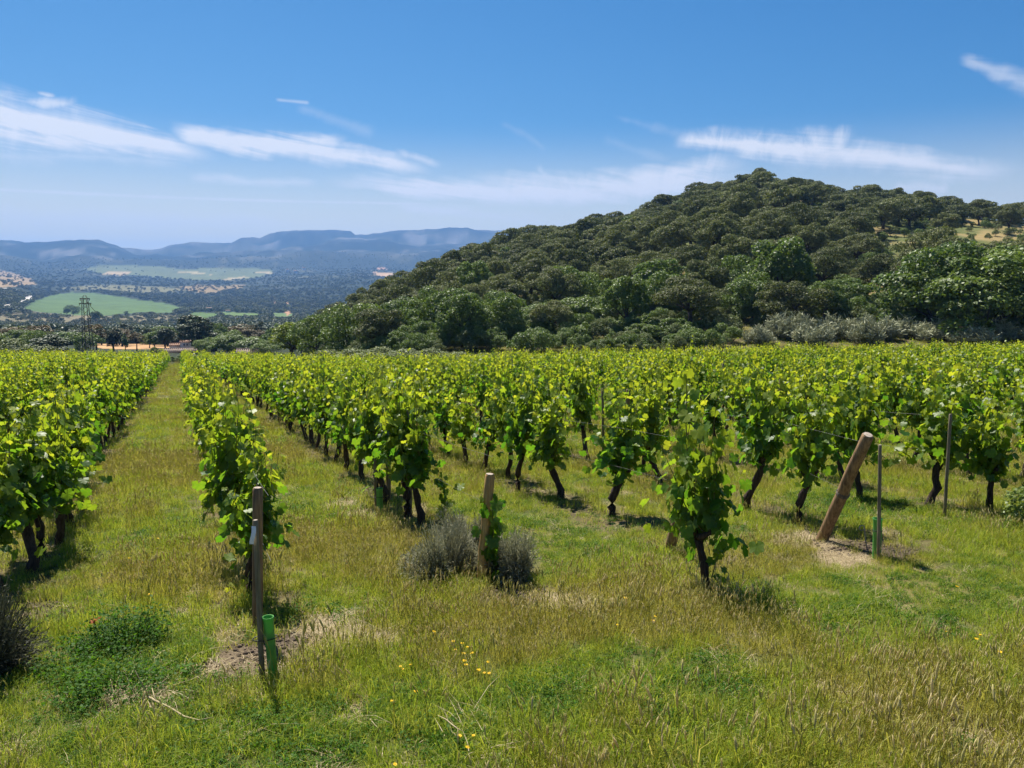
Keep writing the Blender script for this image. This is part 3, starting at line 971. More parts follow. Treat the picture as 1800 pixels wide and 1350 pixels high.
EXPL = {-1: [(-75, 1135), (2, 1045), (49, 1005), (75, 984), (100, 956), (128, 926), (146, 904)], 0: [(437, 1045)], 1: [(752, 924), (720, 910)], 2: [(1266, 1042), (1068, 905), (985, 877), (906, 862)],
        3: [(1396, 918), (1310, 895), (1160, 858)], 4: [(1738, 897), (1636, 890), (1526, 880)], 5: [(1795, 842), (1700, 838)]}
START = {-1: 5.2, -2: 6.0, -3: 6.3}
vines = []   # (row, number in row, x, y)
for k in range(-12, 34):
    pk = rowperp(k)
    num = 0
    pts = []
    if k in EXPL:
        for (u, v) in EXPL[k]:
            p = P(u, v); pts.append((p[0], p[1]))
        s = sp(*pts[-1])[0] + 1.05
    else:
        s = START.get(k, 6.6 + R0.uniform(0, 1.0))
    rs = np.random.default_rng(100 + k)
    while s < 140:
        if rs.random() > 0.06:
            pp = pk + rs.normal(0, 0.045)
            pts.append((ROWD[0] * s + ROWP[0] * pp, ROWD[1] * s + ROWP[1] * pp))
        s += rs.uniform(0.98, 1.12)
    for (x, y) in pts:
        if y < 1: continue
        q = x / y
        u = 900 + FPX * 1.003 * q
        Rr_ = math.hypot(x, y)
        if u < -330 or u > 2050: continue
        if Rr_ > Rend(u) - 2: continue
        vines.append((k, num, x, y, u))
        num += 1

ORD = ['first', 'second', 'third', 'fourth', 'fifth', 'sixth', 'seventh', 'eighth', 'ninth', 'tenth', 'eleventh', 'twelfth', 'thirteenth', 'fourteenth', 'fifteenth',
       'sixteenth', 'seventeenth', 'eighteenth', 'nineteenth', 'twentieth', 'twenty-first', 'twenty-second', 'twenty-third', 'twenty-fourth', 'twenty-fifth', 'twenty-sixth',
       'twenty-seventh', 'twenty-eighth', 'twenty-ninth', 'thirtieth', 'thirty-first', 'thirty-second', 'thirty-third', 'thirty-fourth', 'thirty-fifth', 'thirty-sixth', 'thirty-seventh',
       'thirty-eighth', 'thirty-ninth', 'fortieth']
def rowname(k):
    if k == -1: return 'row left of the grass path'
    if k < -1: return '%s row left of the path' % ORD[-k - 1]
    return {0: 'row right of the grass path', 1: 'row at the pale post', 2: 'row at the slanting post',
            3: 'row at the leaning post'}.get(k) or '%s row beyond the leaning post' % ORD[k - 4]

seen = sorted([v for v in vines if -120 < v[4] < 1920], key=lambda v: math.hypot(v[2], v[3]))
own = seen[:298]
ownset = set((v[0], v[1]) for v in own)
ROT = math.atan2(ROWD[1], ROWD[0])
ordseen = {}
count_leaf = 0
for (k, num, x, y, u) in sorted(own):
    rr = np.random.default_rng(k * 1000 + num + 5000)
    D = math.hypot(x, y)
    z = float(H(x, y)) - (0.13 if k == 2 and num == 0 else 0)
    near = D < 13.2
    sc = rr.uniform(0.92, 1.08)
    if k == 2 and num == 0: sc = 1.08
    wid = sc * rr.uniform(0.85, 1.12) * (0.86 if k == 2 and num == 0 else 1.0)
    root = empty('grapevine', (x, y, z), ROT + (pi if rr.random() < 0.5 else 0) + rr.normal(0, 0.12), (wid, wid, sc * rr.uniform(0.88, 1.12)))
    i_ord = ordseen.get(k, 0); ordseen[k] = i_ord + 1
    ordw = ORD[i_ord] if i_ord < len(ORD) else 'far'
    tag(root, '%s grapevine from the near end of the %s' % (ordw, rowname(k)), 'grapevine', 'grapevines in rows')
    if k == 2 and num == 0:
        # this one leans to the left of its foot
        best = min(((q_, fl) for q_ in range(len(VN)) for fl in (0, 1)), key=lambda t_: -VLEAN[t_[0]] * (1 if t_[1] else -1))
        tm_, cm_, fm_, seps = VN[best[0]]
        root.rotation_euler = (0, 0, ROT + pi * (1 - best[1]))
    elif near:
        tm_, cm_, fm_, seps = VN[rr.integers(0, len(VN))]
    else:
        tm_, cm_, fm_, seps = VM[rr.integers(0, len(VM))]
    obj('trunk', tm_, root)
    tag(obj('shoots', cm_, root), kind='stuff')
    tag(obj('foliage', fm_, root), kind='stuff')
    if near:
        for (p, sd, tp, nm, sz, tn) in seps:
            ti = int(np.argmin(np.abs(np.array(TONES) - tn)))
            l = bpy.data.objects.new('leaf', LEAFM[ti][rr.integers(0, 3)])
            COL.objects.link(l)
            l.parent = root
            M = Matrix(((sd[0], tp[0], nm[0]), (sd[1], tp[1], nm[1]), (sd[2], tp[2], nm[2])))
            l.location = p
            l.rotation_euler = M.to_euler()
            l.scale = (sz, sz, sz)
            count_leaf += 1
# the rest of the vineyard, too many and too small to be told apart
def join_vine(t):
    """one mesh with trunk and foliage for far vines"""
    rng = t
    trunk, canes, lv = gen_vine(rng)
    g = Geo()
    for p, r in trunk: g.tube(p, r, 4, mat=1)
    pos, side, tip, nrm, size, tone = lv
    sel = rng.random(len(pos)) < 0.72
    leaves_to_geo(g, pos[sel], side[sel], tip[sel], nrm[sel], size[sel] * 1.12, tone[sel], rng, 2)
    return g.mesh('far_vine', [M_VINE, M_BARK])
FV = proto_collection('far_vines', [join_vine(rngv) for _ in range(8)], 'far_vine')
rest = [v for v in vines if (v[0], v[1]) not in ownset]
rp_ = np.array([(v[2], v[3]) for v in rest])
rz_ = H(rp_[:, 0], rp_[:, 1])
rr = np.random.default_rng(77)
fr = scatter('far_vine_rows', np.column_stack([rp_, rz_]),
             np.column_stack([np.zeros((len(rest), 2)), ROT + pi * rr.integers(0, 2, len(rest)) + rr.normal(0, 0.1, len(rest))]),
             np.column_stack([rr.uniform(0.85, 1.1, len(rest))] * 2 + [rr.uniform(0.84, 1.14, len(rest))]), rr.integers(0, 8, len(rest)), FV)
tag(fr, 'rows of green grapevines covering the far part of the vineyard', 'grapevines', None, 'stuff')
print('vines', len(vines), 'own', len(own), 'leaves', count_leaf)

# ------------------------------------------------------------------ grass, barley, straw
def tuft(rng, n, rad, h0, h1, width, bend, mat, tone=(0.2, 0.9), heads=0, lying=False):
    g = Geo()
    V, F3, F4, T = [], [], [], []
    for i in range(n):
        a = rng.uniform(0, 2 * pi); r = rad * math.sqrt(rng.random())
        b = np.array([r * cos(a), r * sin(a), -0.01])
        h = rng.uniform(h0, h1)
        d = rng.uniform(0, 2 * pi)
        lean = np.array([cos(d), sin(d), 0]) * h * rng.uniform(0.1, bend)
        if lying:
            mid = b + lean * 0.5 + np.array([0, 0, rng.uniform(0.01, 0.06)])
            tip = b + lean + np.array([0, 0, rng.uniform(0.0, 0.05)])
        else:
            mid = b + lean * 0.3 + np.array([0, 0, h * 0.6])
            tip = b + lean + np.array([0, 0, h * (1 - 0.25 * bend * rng.random())])
        pd = rng.uniform(0, 2 * pi)
        sv = np.array([cos(pd), sin(pd), 0]) * width * rng.uniform(0.6, 1.2) * 0.5
        k = len(V)
        V += [b - sv, b + sv, mid - sv * 0.8, mid + sv * 0.8, tip]
        F4.append((k, k + 1, k + 3, k + 2)); F3.append((k + 2, k + 3, k + 4))
        T.append(rng.uniform(*tone))
    g.add(V, [np.array(F3)], np.array(T)); 
    g2 = Geo(); 
    g.F[4].append(np.array(F4)); g.T[4].append(np.array(T)); g.M[4].append(np.zeros(len(F4), int))
    for i in range(heads):
        a = rng.uniform(0, 2 * pi); r = rad * math.sqrt(rng.random())
        b = np.array([r * cos(a), r * sin(a), 0])
        h = rng.uniform(h1 * 0.85, h1 * 1.35)
        d = rng.uniform(0, 2 * pi)
        l = np.array([cos(d), sin(d), 0]) * h * rng.uniform(0.05, 0.4)
        top = b + l * 0.6 + np.array([0, 0, h * 0.85])
        g.tube([b, b + l * 0.25 + np.array([0, 0, h * 0.5]), top], [0.0015, 0.0014, 0.0012], 3, rng.uniform(*tone), 0, False)
        hl = rng.uniform(0.045, 0.075)
        dirv = l * 1.2 / h + np.array([0, 0, 1.0]); dirv /= np.linalg.norm(dirv)
        tn = rng.uniform(0, 1)
        g.tube([top, top + dirv * hl * 0.25, top + dirv * hl * 0.65, top + dirv * hl], [0.0018, 0.0045, 0.0052, 0.002], 5, tn, 1)
        # awns
        aw, af = [], []
        for q in range(7):
            f = rng.uniform(0.2, 1.0)
            s0 = top + dirv * hl * f
            dv = dirv + rng.normal(0, 0.28, 3)
            e = s0 + dv / np.linalg.norm(dv) * rng.uniform(0.03, 0.05)
            sd = np.cross(dv, rng.normal(size=3)); sd /= np.linalg.norm(sd) + 1e-9
            kk = len(aw)
            aw += [s0 - sd * 0.0012, s0 + sd * 0.0012, e]; af.append((kk, kk + 1, kk + 2))
        g.add(aw, [np.array(af)], tn, 1)
    return g.mesh('grass_tuft', [mat, M_HEAD])

def weedmesh(rng, n, rad, h, leaf, mat=None, stems=12):
    """low leafy clump: small leaves in threes on short stems"""
    g = Geo()
    pos, nrm = [], []
    for s_ in range(stems):
        a = rng.uniform(0, 2 * pi); r = rad * math.sqrt(rng.random())
        top = np.array([r * cos(a), r * sin(a), h * rng.uniform(0.5, 1.0) * (1 - 0.5 * (r / rad) ** 2)])
        b = np.array([top[0] * 0.7, top[1] * 0.7, -0.01])
        g.tube([b, (b + top) / 2 + rng.normal(0, 0.01, 3), top], [0.002, 0.0018, 0.001], 3, 0.3, 0, False)
        for i in range(n // stems):
            f = rng.uniform(0.3, 1.05)
            pos.append(b + (top - b) * f + rng.normal(0, rad * 0.14, 3) * np.array([1, 1, 0.5]))
    pos = np.array(pos); m = len(pos)
    nr = np.array([0, 0, 1.0]) + rng.normal(0, 0.5, (m, 3))
    side, tip, nr = leaf_frames(nr, rng.normal(0, 1, (m, 3)), rng)
    sz = leaf * rng.uniform(0.6, 1.3, m)
    tone = np.clip(rng.uniform(0, 0.7, m) + pos[:, 2] / h * 0.3, 0, 1)
    q = np.array([[-0.5, 0, 0], [0, -0.9, 0], [0.5, 0, 0.0], [0, 0.9, 0.1]])
    W_ = pos[:, None, :] + sz[:, None, None] * (q[None, :, 0:1] * side[:, None] + q[None, :, 1:2] * tip[:, None] + q[None, :, 2:3] * nr[:, None])
    F = np.arange(m)[:, None] * 4 + np.arange(4)[None]
    g.add(W_.reshape(-1, 3), [F], tone)
    return g.mesh('weed', [mat or M_WEED])

rg = np.random.default_rng(21)
TUFTS = []
TUFTS += [tuft(rg, 70, 0.16, 0.05, 0.15, 0.006, 1.5, M_GRASS, (0.1, 0.8)) for _ in range(3)]            # 0-2 short green
TUFTS += [tuft(rg, 55, 0.15, 0.08, 0.22, 0.0055, 1.1, M_GRASS, (0.35, 1.0), 1) for _ in range(3)]        # 3-5 yellow green
TUFTS += [tuft(rg, 42, 0.14, 0.10, 0.23, 0.005, 1.0, M_GOLD, (0.0, 0.75), 6) for _ in range(4)]          # 6-9 barley
TUFTS += [tuft(rg, 60, 0.16, 0.10, 0.26, 0.005, 2.4, M_STRAW, (0.1, 1.0), 0, True) for _ in range(2)]    # 10-11 straw
TUFTS += [weedmesh(rg, 110, 0.15, 0.10, 0.014) for _ in range(2)]                                        # 12-13 clover
TUFTS += [tuft(rg, 40, 0.14, 0.05, 0.14, 0.005, 1.3, M_GOLD, (0.3, 1.0), 1) for _ in range(2)]           # 14-15 short dry
GT = proto_collection('grass_tufts', TUFTS, 'grass_tuft')

def pxblob(x, y, lst):
    s = np.zeros(len(x))
    for (u, v, r, a) in lst:
        p = P(u, v)
        d = np.hypot(x - p[0], y - p[1]) / r
        s += a * np.exp(-d * d)
    return s
GREENER = [(900, 1310, 1.0, 0.45), (1350, 1290, 0.9, 0.45), (1100, 1170, 0.6, 0.4), (700, 1200, 0.7, 0.35), (1600, 1130, 0.8, 0.4), (220, 1180, 0.7, 1.2), (1500, 1060, 1.1, 0.7), (1480, 900, 1.0, 0.7), (560, 870, 1.2, 0.3), (800, 1000, 0.8, 0.35), (1720, 1030, 0.9, 0.5), (1240, 1190, 0.5, 0.6),
           (600, 1260, 0.6, 0.4), (300, 900, 1.5, 0.35), (1100, 930, 1.2, 0.45), (980, 1200, 0.4, 0.6), (480, 1330, 0.5, 0.5), (100, 1300, 0.6, 0.5), (560, 1040, 0.5, 0.4)]
DRIER = [(1000, 1070, 0.6, 0.6), (780, 1090, 0.9, 0.4), (1560, 1200, 1.2, 0.45), (1700, 1290, 0.8, 0.5), (700, 960, 1.2, 0.35), (330, 800, 2.0, 0.3), (1350, 990, 0.7, 0.4), (1100, 1080, 0.8, 0.5),
         (1250, 1120, 0.6, 0.4), (480, 1230, 0.4, 0.4), (420, 960, 0.7, 0.4), (1750, 1120, 0.6, 0.4)]
def grass_points(r0, r1, dens, smul, seed):
    rng = np.random.default_rng(seed)
    a0, a1 = -0.68, 0.66
    n = int(dens * 0.5 * (a1 - a0) * (r1 * r1 - r0 * r0))
    a = rng.uniform(a0, a1, n)
    r = np.sqrt(rng.uniform(r0 * r0, r1 * r1, n))
    x, y = r * np.sin(a), r * np.cos(a)
    so, st = patch(x, y, SOIL), patch(x, y, STRAW)
    ur = under_row(x, y)
    dry = fbm(x / 1.3, y / 1.3, 71, 4) - 0.5
    dry = dry * 1.7 + pxblob(x, y, DRIER) - pxblob(x, y, GREENER) + (fbm(x / 0.3, y / 0.3, 73, 2) - 0.5) * 0.9 + rng.normal(0, 0.16, n) - 0.07
    keep = rng.random(n) > np.maximum(np.maximum(so * 0.9, ur * 0.45), st * 0.25)
    t = np.where(dry < -0.38, np.where(rng.random(n) < 0.45, rng.integers(12, 14, n), rng.integers(0, 3, n)),
        np.where(dry < -0.05, np.where(rng.random(n) < 0.5, rng.integers(0, 3, n), rng.integers(3, 6, n)),
        np.where(dry < 0.22, np.where(rng.random(n) < 0.55, rng.integers(3, 6, n), rng.integers(6, 10, n)),
        np.where(rng.random(n) < 0.72, rng.integers(6, 10, n), rng.integers(14, 16, n)))))
    t = np.where(rng.random(n) < 0.05, rng.integers(10, 12, n), t)
    t = np.where((st > 0.35) & (rng.random(n) < 0.85), rng.integers(10, 12, n), t)
    t = np.where((ur > 0.5) & (rng.random(n) < 0.35), rng.integers(14, 16, n), t)
    s = rng.uniform(0.65, 1.15, n) * smul
    s = np.where((t >= 6) & (t < 10) & (rng.random(n) < 0.12), s * 1.5, s)
    s = s * (0.55 + 0.9 * fbm(x / 0.9, y / 0.9, 79, 3))
    s = s * np.interp(r, [5, 9, 40], [0.9, 0.7, 0.66])
    z = H(x, y)
    rot = np.column_stack([rng.normal(0, 0.1, n), rng.normal(0, 0.1, n), rng.uniform(0, 2 * pi, n)])
    k = keep
    return np.column_stack([x, y, z])[k], rot[k], s[k], t[k]
parts = [grass_points(3.2, 9.5, 165, 0.92, 1), grass_points(9.5, 18, 85, 1.15, 2), grass_points(18, 38, 30, 1.5, 3), grass_points(38, 90, 5, 2.2, 4), grass_points(90, 125, 2.5, 2.6, 5)]
gp = [np.concatenate([p[i] for p in parts]) for i in range(4)]
grass = scatter('grass', gp[0], gp[1], gp[2], gp[3], GT)
tag(grass, 'green and golden wild grass with barley heads between the vine rows', 'grass', None, 'stuff')
print('grass', len(gp[0]))
#@@PART2
# ------------------------------------------------------------------ trees
def lobe_crown(rng, rx, ry, zb, zt, nl, n, leaf, lobe=(0.28, 0.42), up=0.3, rnd=0.58, shape=2.2, flat=0.85, gap=0.0, drop_low=0.25, cone=None):
    """leaf clumps spread over the surfaces of many rounded lobes; returns positions, frames, sizes, tones and lobe centres"""
    cz, hz = (zb + zt) / 2, (zt - zb) / 2
    cs, rs = [], []
    for i in range(nl):
        for _ in range(30):
            d = rng.normal(0, 1, 3); d /= np.linalg.norm(d)
            if d[2] < -0.55 and rng.random() > drop_low: continue
            break
        f = rng.uniform(0.5, 0.82)
        c = d * f
        w_ = 1.0
        if cone is not None:
            w_ = np.interp((c[2] + 1) / 2, [0, 1], cone)
        L = rng.uniform(*lobe)
        cs.append((c[0] * rx * w_, c[1] * ry * w_, cz + c[2] * hz)); rs.append(L * w_)
    cs.append((0, 0, cz)); rs.append(0.5)
    cs = np.array(cs); rs = np.array(rs)
    per = rs ** 2; per = per / per.sum()
    pick = rng.choice(len(cs), n, p=per)
    d = rng.normal(0, 1, (n, 3)); d /= np.linalg.norm(d, axis=1)[:, None]
    d[:, 2] = np.where(d[:, 2] < -0.35, -d[:, 2], d[:, 2])
    rzl = min(rx * flat, hz)
    rad = rs[pick][:, None] * np.array([[rx, ry, rzl]])
    k = rng.uniform(0.66, 1.08, n) + 0.14 * (rng.random(n) ** 6)
    pos = cs[pick] + d * rad * k[:, None]
    # no leaves deep inside other lobes
    inside = np.zeros(n, bool)
    for c, r in zip(cs, rs):
        e = (pos - c) / (np.array([rx, ry, rzl]) * r)
        inside |= (np.sum(e * e, 1) < 0.5)
    pos, d = pos[~inside], d[~inside]
    m = len(pos)
    if gap:
        g = fbm(pos[:, 0] * 0.8 + pos[:, 2] * 0.6 + 50, pos[:, 1] * 0.8 - pos[:, 2] * 0.5 + 50, int(rng.integers(0, 999)), 3)
        kp = g > np.quantile(g, gap)
        pos, d = pos[kp], d[kp]; m = len(pos)
    nrm = d * 0.75 + np.array([0, 0, up]) + rng.normal(0, rnd, (m, 3))
    side, tip, nrm = leaf_frames(nrm, rng.normal(0, 1, (m, 3)) + np.array([0, 0, -0.3]), rng)
    size = leaf * rng.uniform(0.6, 1.3, m)
    tone = np.clip(rng.normal(0.45, 0.22, m), 0, 1)
    return pos, side, tip, nrm, size, tone, cs, rs

_q4 = np.array([[-0.55, -0.1, 0.0], [0.0, -0.95, 0.08], [0.6, 0.05, 0.0], [0.05, 0.95, -0.12]])
def cards(g, pos, side, tip, nrm, size, tone, mat=0):
    W_ = pos[:, None, :] + size[:, None, None] * (_q4[None, :, 0:1] * side[:, None] + _q4[None, :, 1:2] * tip[:, None] + _q4[None, :, 2:3] * nrm[:, None])
    F = np.arange(len(pos))[:, None] * 4 + np.arange(4)[None]
    g.add(W_.reshape(-1, 3), [F], tone, mat)

def limb_tree(rng, g, cs, height_fork, r0, bend=0.25, nlimb=7, base=-0.4):
    """trunk that forks into limbs reaching the lobes"""
    top = np.array([rng.normal(0, bend), rng.normal(0, bend), height_fork])
    pts = np.array([[0, 0, base], [top[0] * 0.25, top[1] * 0.25, height_fork * 0.4], top])
    g.tube(pts, [r0 * 1.35, r0, r0 * 0.85], 8, jitter=0.1, rng=rng)
    idx = rng.permutation(len(cs) - 1)[:nlimb]
    for i in idx:
        c = cs[i]
        mid = top * 0.45 + c * 0.55 + rng.normal(0, 0.2, 3) + np.array([0, 0, -0.1 * abs(c[2] - top[2])])
        g.tube([top, (top + mid) / 2 + rng.normal(0, 0.08, 3), mid, c], [r0 * 0.6, r0 * 0.45, r0 * 0.28, r0 * 0.1], 5, cap=False)

def make_tree(rng, mat, rx, zb, zt, nl, n, leaf, r0, fork=None, limbs=7, bend=0.25, **kw):
    ry = rx * rng.uniform(0.88, 1.12)
    pos, side, tip, nrm, size, tone, cs, rs = lobe_crown(rng, rx, ry, zb, zt, nl, n, leaf, **kw)
    g = Geo(); cards(g, pos, side, tip, nrm, size, tone)
    crown = g.mesh('crown', [mat])
    gt = Geo(); limb_tree(rng, gt, cs, fork if fork is not None else zb + 0.25 * (zt - zb), r0, bend, limbs)
    return gt.mesh('trunk', [M_TRUNK], True), crown

rt = np.random.default_rng(33)
OAKS = []
for i in range(9):
    h = rt.uniform(5.6, 7.2); rx = rt.uniform(3.9, 5.0)
    OAKS.append(make_tree(rt, M_OAK, rx, rt.uniform(1.0, 1.8), h, int(rt.integers(20, 30)), 7800, 0.2, 0.3, limbs=8, bend=0.4, lobe=(0.2, 0.36)))
OAKS_NEAR = []
for i in range(5):
    h = rt.uniform(6.2, 7.6); rx = rt.uniform(4.0, 5.0)
    OAKS_NEAR.append(make_tree(rt, M_OAK, rx, rt.uniform(1.0, 1.7), h, int(rt.integers(26, 36)), 17000, 0.135, 0.3, limbs=9, bend=0.4, lobe=(0.17, 0.32)))
BROADS = []
for i in range(5):
    h = rt.uniform(6.5, 8.5); rx = rt.uniform(3.4, 4.3)
    BROADS.append(make_tree(rt, M_GREEN, rx, 0.5, h, int(rt.integers(26, 36)), 15000, 0.15, 0.2, limbs=8, lobe=(0.2, 0.36), rnd=0.7, flat=1.0, up=0.35))
LOWB = [make_tree(rt, M_GREEN, rt.uniform(3.8, 4.3), -0.8, rt.uniform(6.5, 7.5), 40, 19000, 0.145, 0.2, fork=0.9, limbs=9, lobe=(0.18, 0.33), drop_low=0.8) for _ in range(3)]
PINES = [make_tree(rt, M_DARK, rt.uniform(2.6, 3.4), 1.0, rt.uniform(8, 10), 26, 8000, 0.17, 0.2, lobe=(0.2, 0.34), cone=[1.2, 0.55], flat=1.0) for _ in range(3)]
POPLARS = [make_tree(rt, M_GREEN, 1.3, 0.6, rt.uniform(9, 10), 22, 5000, 0.15, 0.14, lobe=(0.3, 0.5), cone=[1.0, 0.6], flat=1.6) for _ in range(2)]
CYPRESS = [make_tree(rt, M_DARK, 0.75, 0.2, 9, 22, 4000, 0.12, 0.12, lobe=(0.35, 0.6), cone=[1.05, 0.35], flat=1.8) for _ in range(2)]
GUMS = [make_tree(rt, M_RUST, 2.8, 2.0, 8.5, 22, 5000, 0.17, 0.18, lobe=(0.2, 0.34), gap=0.2) for _ in range(3)]
BUSHES = [make_tree(rt, M_SCRUB, 1.7, -0.3, 2.4, 16, 6000, 0.075, 0.05, fork=0.4, limbs=8, lobe=(0.25, 0.42)) for _ in range(4)]
GBUSH = [make_tree(rt, M_GREEN, 1.9, -0.3, 3.0, 18, 6500, 0.09, 0.06, fork=0.5, limbs=8, lobe=(0.22, 0.4)) for _ in range(4)]

def place_tree(name, pair, xyz, scale, rz, label, cat='tree', group=None, sz=None, sink=0.15):
    root = empty(name, (xyz[0], xyz[1], xyz[2] - sink), rz, (scale, scale, sz or scale))
    tag(root, label, cat, group)
    obj('trunk', pair[0], root)
    obj('crown', pair[1], root)
    return root

# clearings on the hill (photo pixels): no trees stand there
CLEAR = [[(1540, 430), (1556, 414), (1620, 404), (1690, 398), (1830, 398), (1900, 446), (1800, 452), (1680, 446), (1600, 446), (1545, 440)],
         [(1525, 520), (1545, 498), (1568, 505), (1560, 548), (1535, 552)],
         [(1090, 440), (1110, 436), (1120, 448), (1098, 452)],
         [(1380, 395), (1402, 392), (1405, 402), (1384, 404)]]
# hand-placed trees near the foot (column, distance, crown width px, height px, kind, label)
FOOT = [
 (655, 112, 80, 62, 'low', 'dark green leafy tree at the left edge of the big dark thicket below the hill'),
 (700, 106, 85, 84, 'low', 'tall leafy tree in the left half of the dark thicket behind the vines'),
 (752, 100, 95, 92, 'low', 'dense dark green tree in the middle of the thicket behind the vines'),
 (808, 98, 92, 90, 'low', 'broad round tree right of centre in the dark thicket behind the vines'),
 (868, 96, 95, 84, 'low', 'low spreading tree closing the right end of the dark thicket'),
 (728, 92, 70, 58, 'low', 'shorter tree standing in front of the dark thicket'),
 (598, 118, 78, 60, 'green', 'bright green rounded young tree right of the walnut with a bare trunk'),
 (1370, 112, 105, 118, 'fresh', 'tall bright green tree standing out against the grey oaks of the hill'),
 (1310, 118, 90, 75, 'broad', 'mid green tree left of the tall bright green one'),
 (1440, 122, 95, 86, 'oak', 'dark oak right of the tall bright green tree'),
 (1640, 100, 165, 150, 'low', 'very big spreading green tree at the right foot of the hill, left of its twin'),
 (1745, 96, 190, 160, 'low', 'very big spreading green tree in front of the hill clearing, the right one of two'),
 (1850, 98, 150, 135, 'low', 'big green tree cut by the right edge of the picture'),
 (1130, 90, 60, 36, 'fresh', 'low bright green bushy tree just behind the vines, left of the pale broom'),
 (1190, 92, 64, 38, 'fresh', 'low bright green bushy tree beside the pale broom shrubs'),
 (1010, 104, 85, 55, 'low', 'mid green rounded tree behind the vines right of the dark thicket'),
 (1080, 106, 80, 52, 'low', 'dark rounded tree between the thicket and the pale broom'),
 (950, 102, 75, 50, 'low', 'small green tree touching the right side of the dark thicket'),
 (1480, 110, 90, 62, 'broad', 'low green tree between the oaks and the big spreading trees'),
 (1235, 104, 80, 55, 'green', 'leafy green tree at the hill foot above the vines'),
 (1160, 118, 85, 78, 'fresh', 'light green tree on the lower slope above the bright bushes'),
]
hill_pts = []
def ok_clear(x, y):
    """False on a clearing and where a crown would close one off"""
    z = float(H(x, y))
    for c, up, sd in ((CLEAR[0], (0, 2.0, 4.2, 6.0), 3.0), (CLEAR[1], (0, 2.5), 2.0), (CLEAR[2], (0,), 0), (CLEAR[3], (0,), 0)):
        for h_ in up:
            for s_ in (-sd, sd):
                uu, vv = uv(x + s_, y, z + h_)
                if inpoly(np.array([uu]), np.array([vv]), c)[0]: return False
    return True
FRESH = []
for i in range(3):
    FRESH.append(make_tree(rt, M_FRESH, rt.uniform(3.2, 3.8), 0.6, rt.uniform(7, 8), 28, 14000, 0.15, 0.18, lobe=(0.2, 0.36), flat=1.0))
DIM = {}
def dims(pair):
    """half width and height of a tree's crown"""
    k = pair[1].name
    if k not in DIM:
        co = np.empty(len(pair[1].vertices) * 3, np.float32)
        pair[1].vertices.foreach_get('co', co)
        co = co.reshape(-1, 3)
        DIM[k] = (np.percentile(np.abs(co[:, :2]), 97), np.percentile(co[:, 2], 99))
    return DIM[k]
KIND = {'low': LOWB, 'broad': BROADS, 'green': GBUSH + BROADS[:2], 'fresh': FRESH, 'oak': OAKS_NEAR, 'pine': PINES, 'poplar': POPLARS, 'cypress': CYPRESS, 'gum': GUMS, 'bush': BUSHES, 'gbush': GBUSH, 'rust': GUMS}
KNAME = {'low': 'broadleaf_tree', 'broad': 'broadleaf_tree', 'green': 'broadleaf_tree', 'fresh': 'broadleaf_tree', 'oak': 'holm_oak', 'pine': 'pine_tree', 'poplar': 'poplar_tree', 'cypress': 'cypress_tree', 'gum': 'gum_tree', 'bush': 'shrub', 'gbush': 'shrub', 'rust': 'gum_tree'}
rngt = np.random.default_rng(5)
def place_px(u, Rad, wpx, hpx, kind, label, cat='tree', group=None, name=None):
    p = PR(u, Rad)
    lst = KIND[kind]
    pair = lst[rngt.integers(0, len(lst))]
    hw, hh = dims(pair)
    sx_ = wpx * p[1] / FPX / 2 / hw
    sz_ = hpx * p[1] / FPX / hh
    r = empty(name or KNAME[kind], (p[0], p[1], p[2] - 0.1), rngt.uniform(0, 6.28), (sx_, sx_, sz_))
    tag(r, label, cat, group)
    obj('trunk', pair[0], r); obj('crown', pair[1], r)
    return p
for (u, Rad, wpx, hpx, kind, label) in FOOT:
    p = place_px(u, Rad, wpx, hpx, kind, label)
    hill_pts.append((p[0], p[1], wpx * Rad / FPX * 0.42))
# the oaks of the hill
cand = []
rc = np.random.default_rng(17)
tries = 0
P_arr = [(a, b, c) for a, b, c in hill_pts]
grid = {}
def near_ok(x, y, rmin):
    gx, gy = int(x // 8), int(y // 8)
    for i in range(gx - 1, gx + 2):
        for j in range(gy - 1, gy + 2):
            for (a, b, c) in grid.get((i, j), ()):
                if (a - x) ** 2 + (b - y) ** 2 < (0.5 * (rmin + c)) ** 2: return False
    return True
for (a, b, c) in hill_pts:
    grid.setdefault((int(a // 8), int(b // 8)), []).append((a, b, 2 * c))
special = []
def put_oak(u, Rad, s, label):
    p = PR(u, Rad)
    pair = OAKS_NEAR[len(special) % len(OAKS_NEAR)]
    place_tree('holm_oak', pair, p, s, 1.3 * len(special), label)
    special.append(p)
    grid.setdefault((int(p[0] // 8), int(p[1] // 8)), []).append((p[0], p[1], 7.5))
def R_on_hill(u, v):
    rs = np.linspace(85, 345, 400)
    a = math.atan((u - 900) / FPX / 1.003)
    xs, ys = rs * sin(a), rs * cos(a)
    _, vv = uv(xs, ys, H(xs, ys))
    i = int(np.argmin(np.abs(vv - v)))
    return rs[i]
put_oak(1652, R_on_hill(1652, 424), 1.0, 'dark round oak standing alone in the yellow clearing on the hill')
put_oak(1762, R_on_hill(1762, 412), 1.0, 'dark spreading oak at the right end of the yellow hill clearing')
put_oak(1285, R_on_hill(1285, 462), 1.05, 'wide grey oak with a visible forked trunk on the open middle slope')
hill = []
while tries < 30000 and len(hill) < 1100:
    tries += 1
    u = rc.uniform(545, 1990)
    Rr = float(np.interp(u, _ru, _rr)); Re = float(Rend(u)) + 18
    Rad = math.sqrt(rc.uniform(Re ** 2, (Rr + 16) ** 2))
    a = math.atan((u - 900) / FPX / 1.003)
    x, y = Rad * sin(a), Rad * cos(a)
    rmin = rc.uniform(5.4, 9.0)
    if not near_ok(x, y, rmin): continue
    if not ok_clear(x, y): continue
    grid.setdefault((int(x // 8), int(y // 8)), []).append((x, y, rmin))
    hill.append((Rad, u, x, y, rmin))
hill.sort()
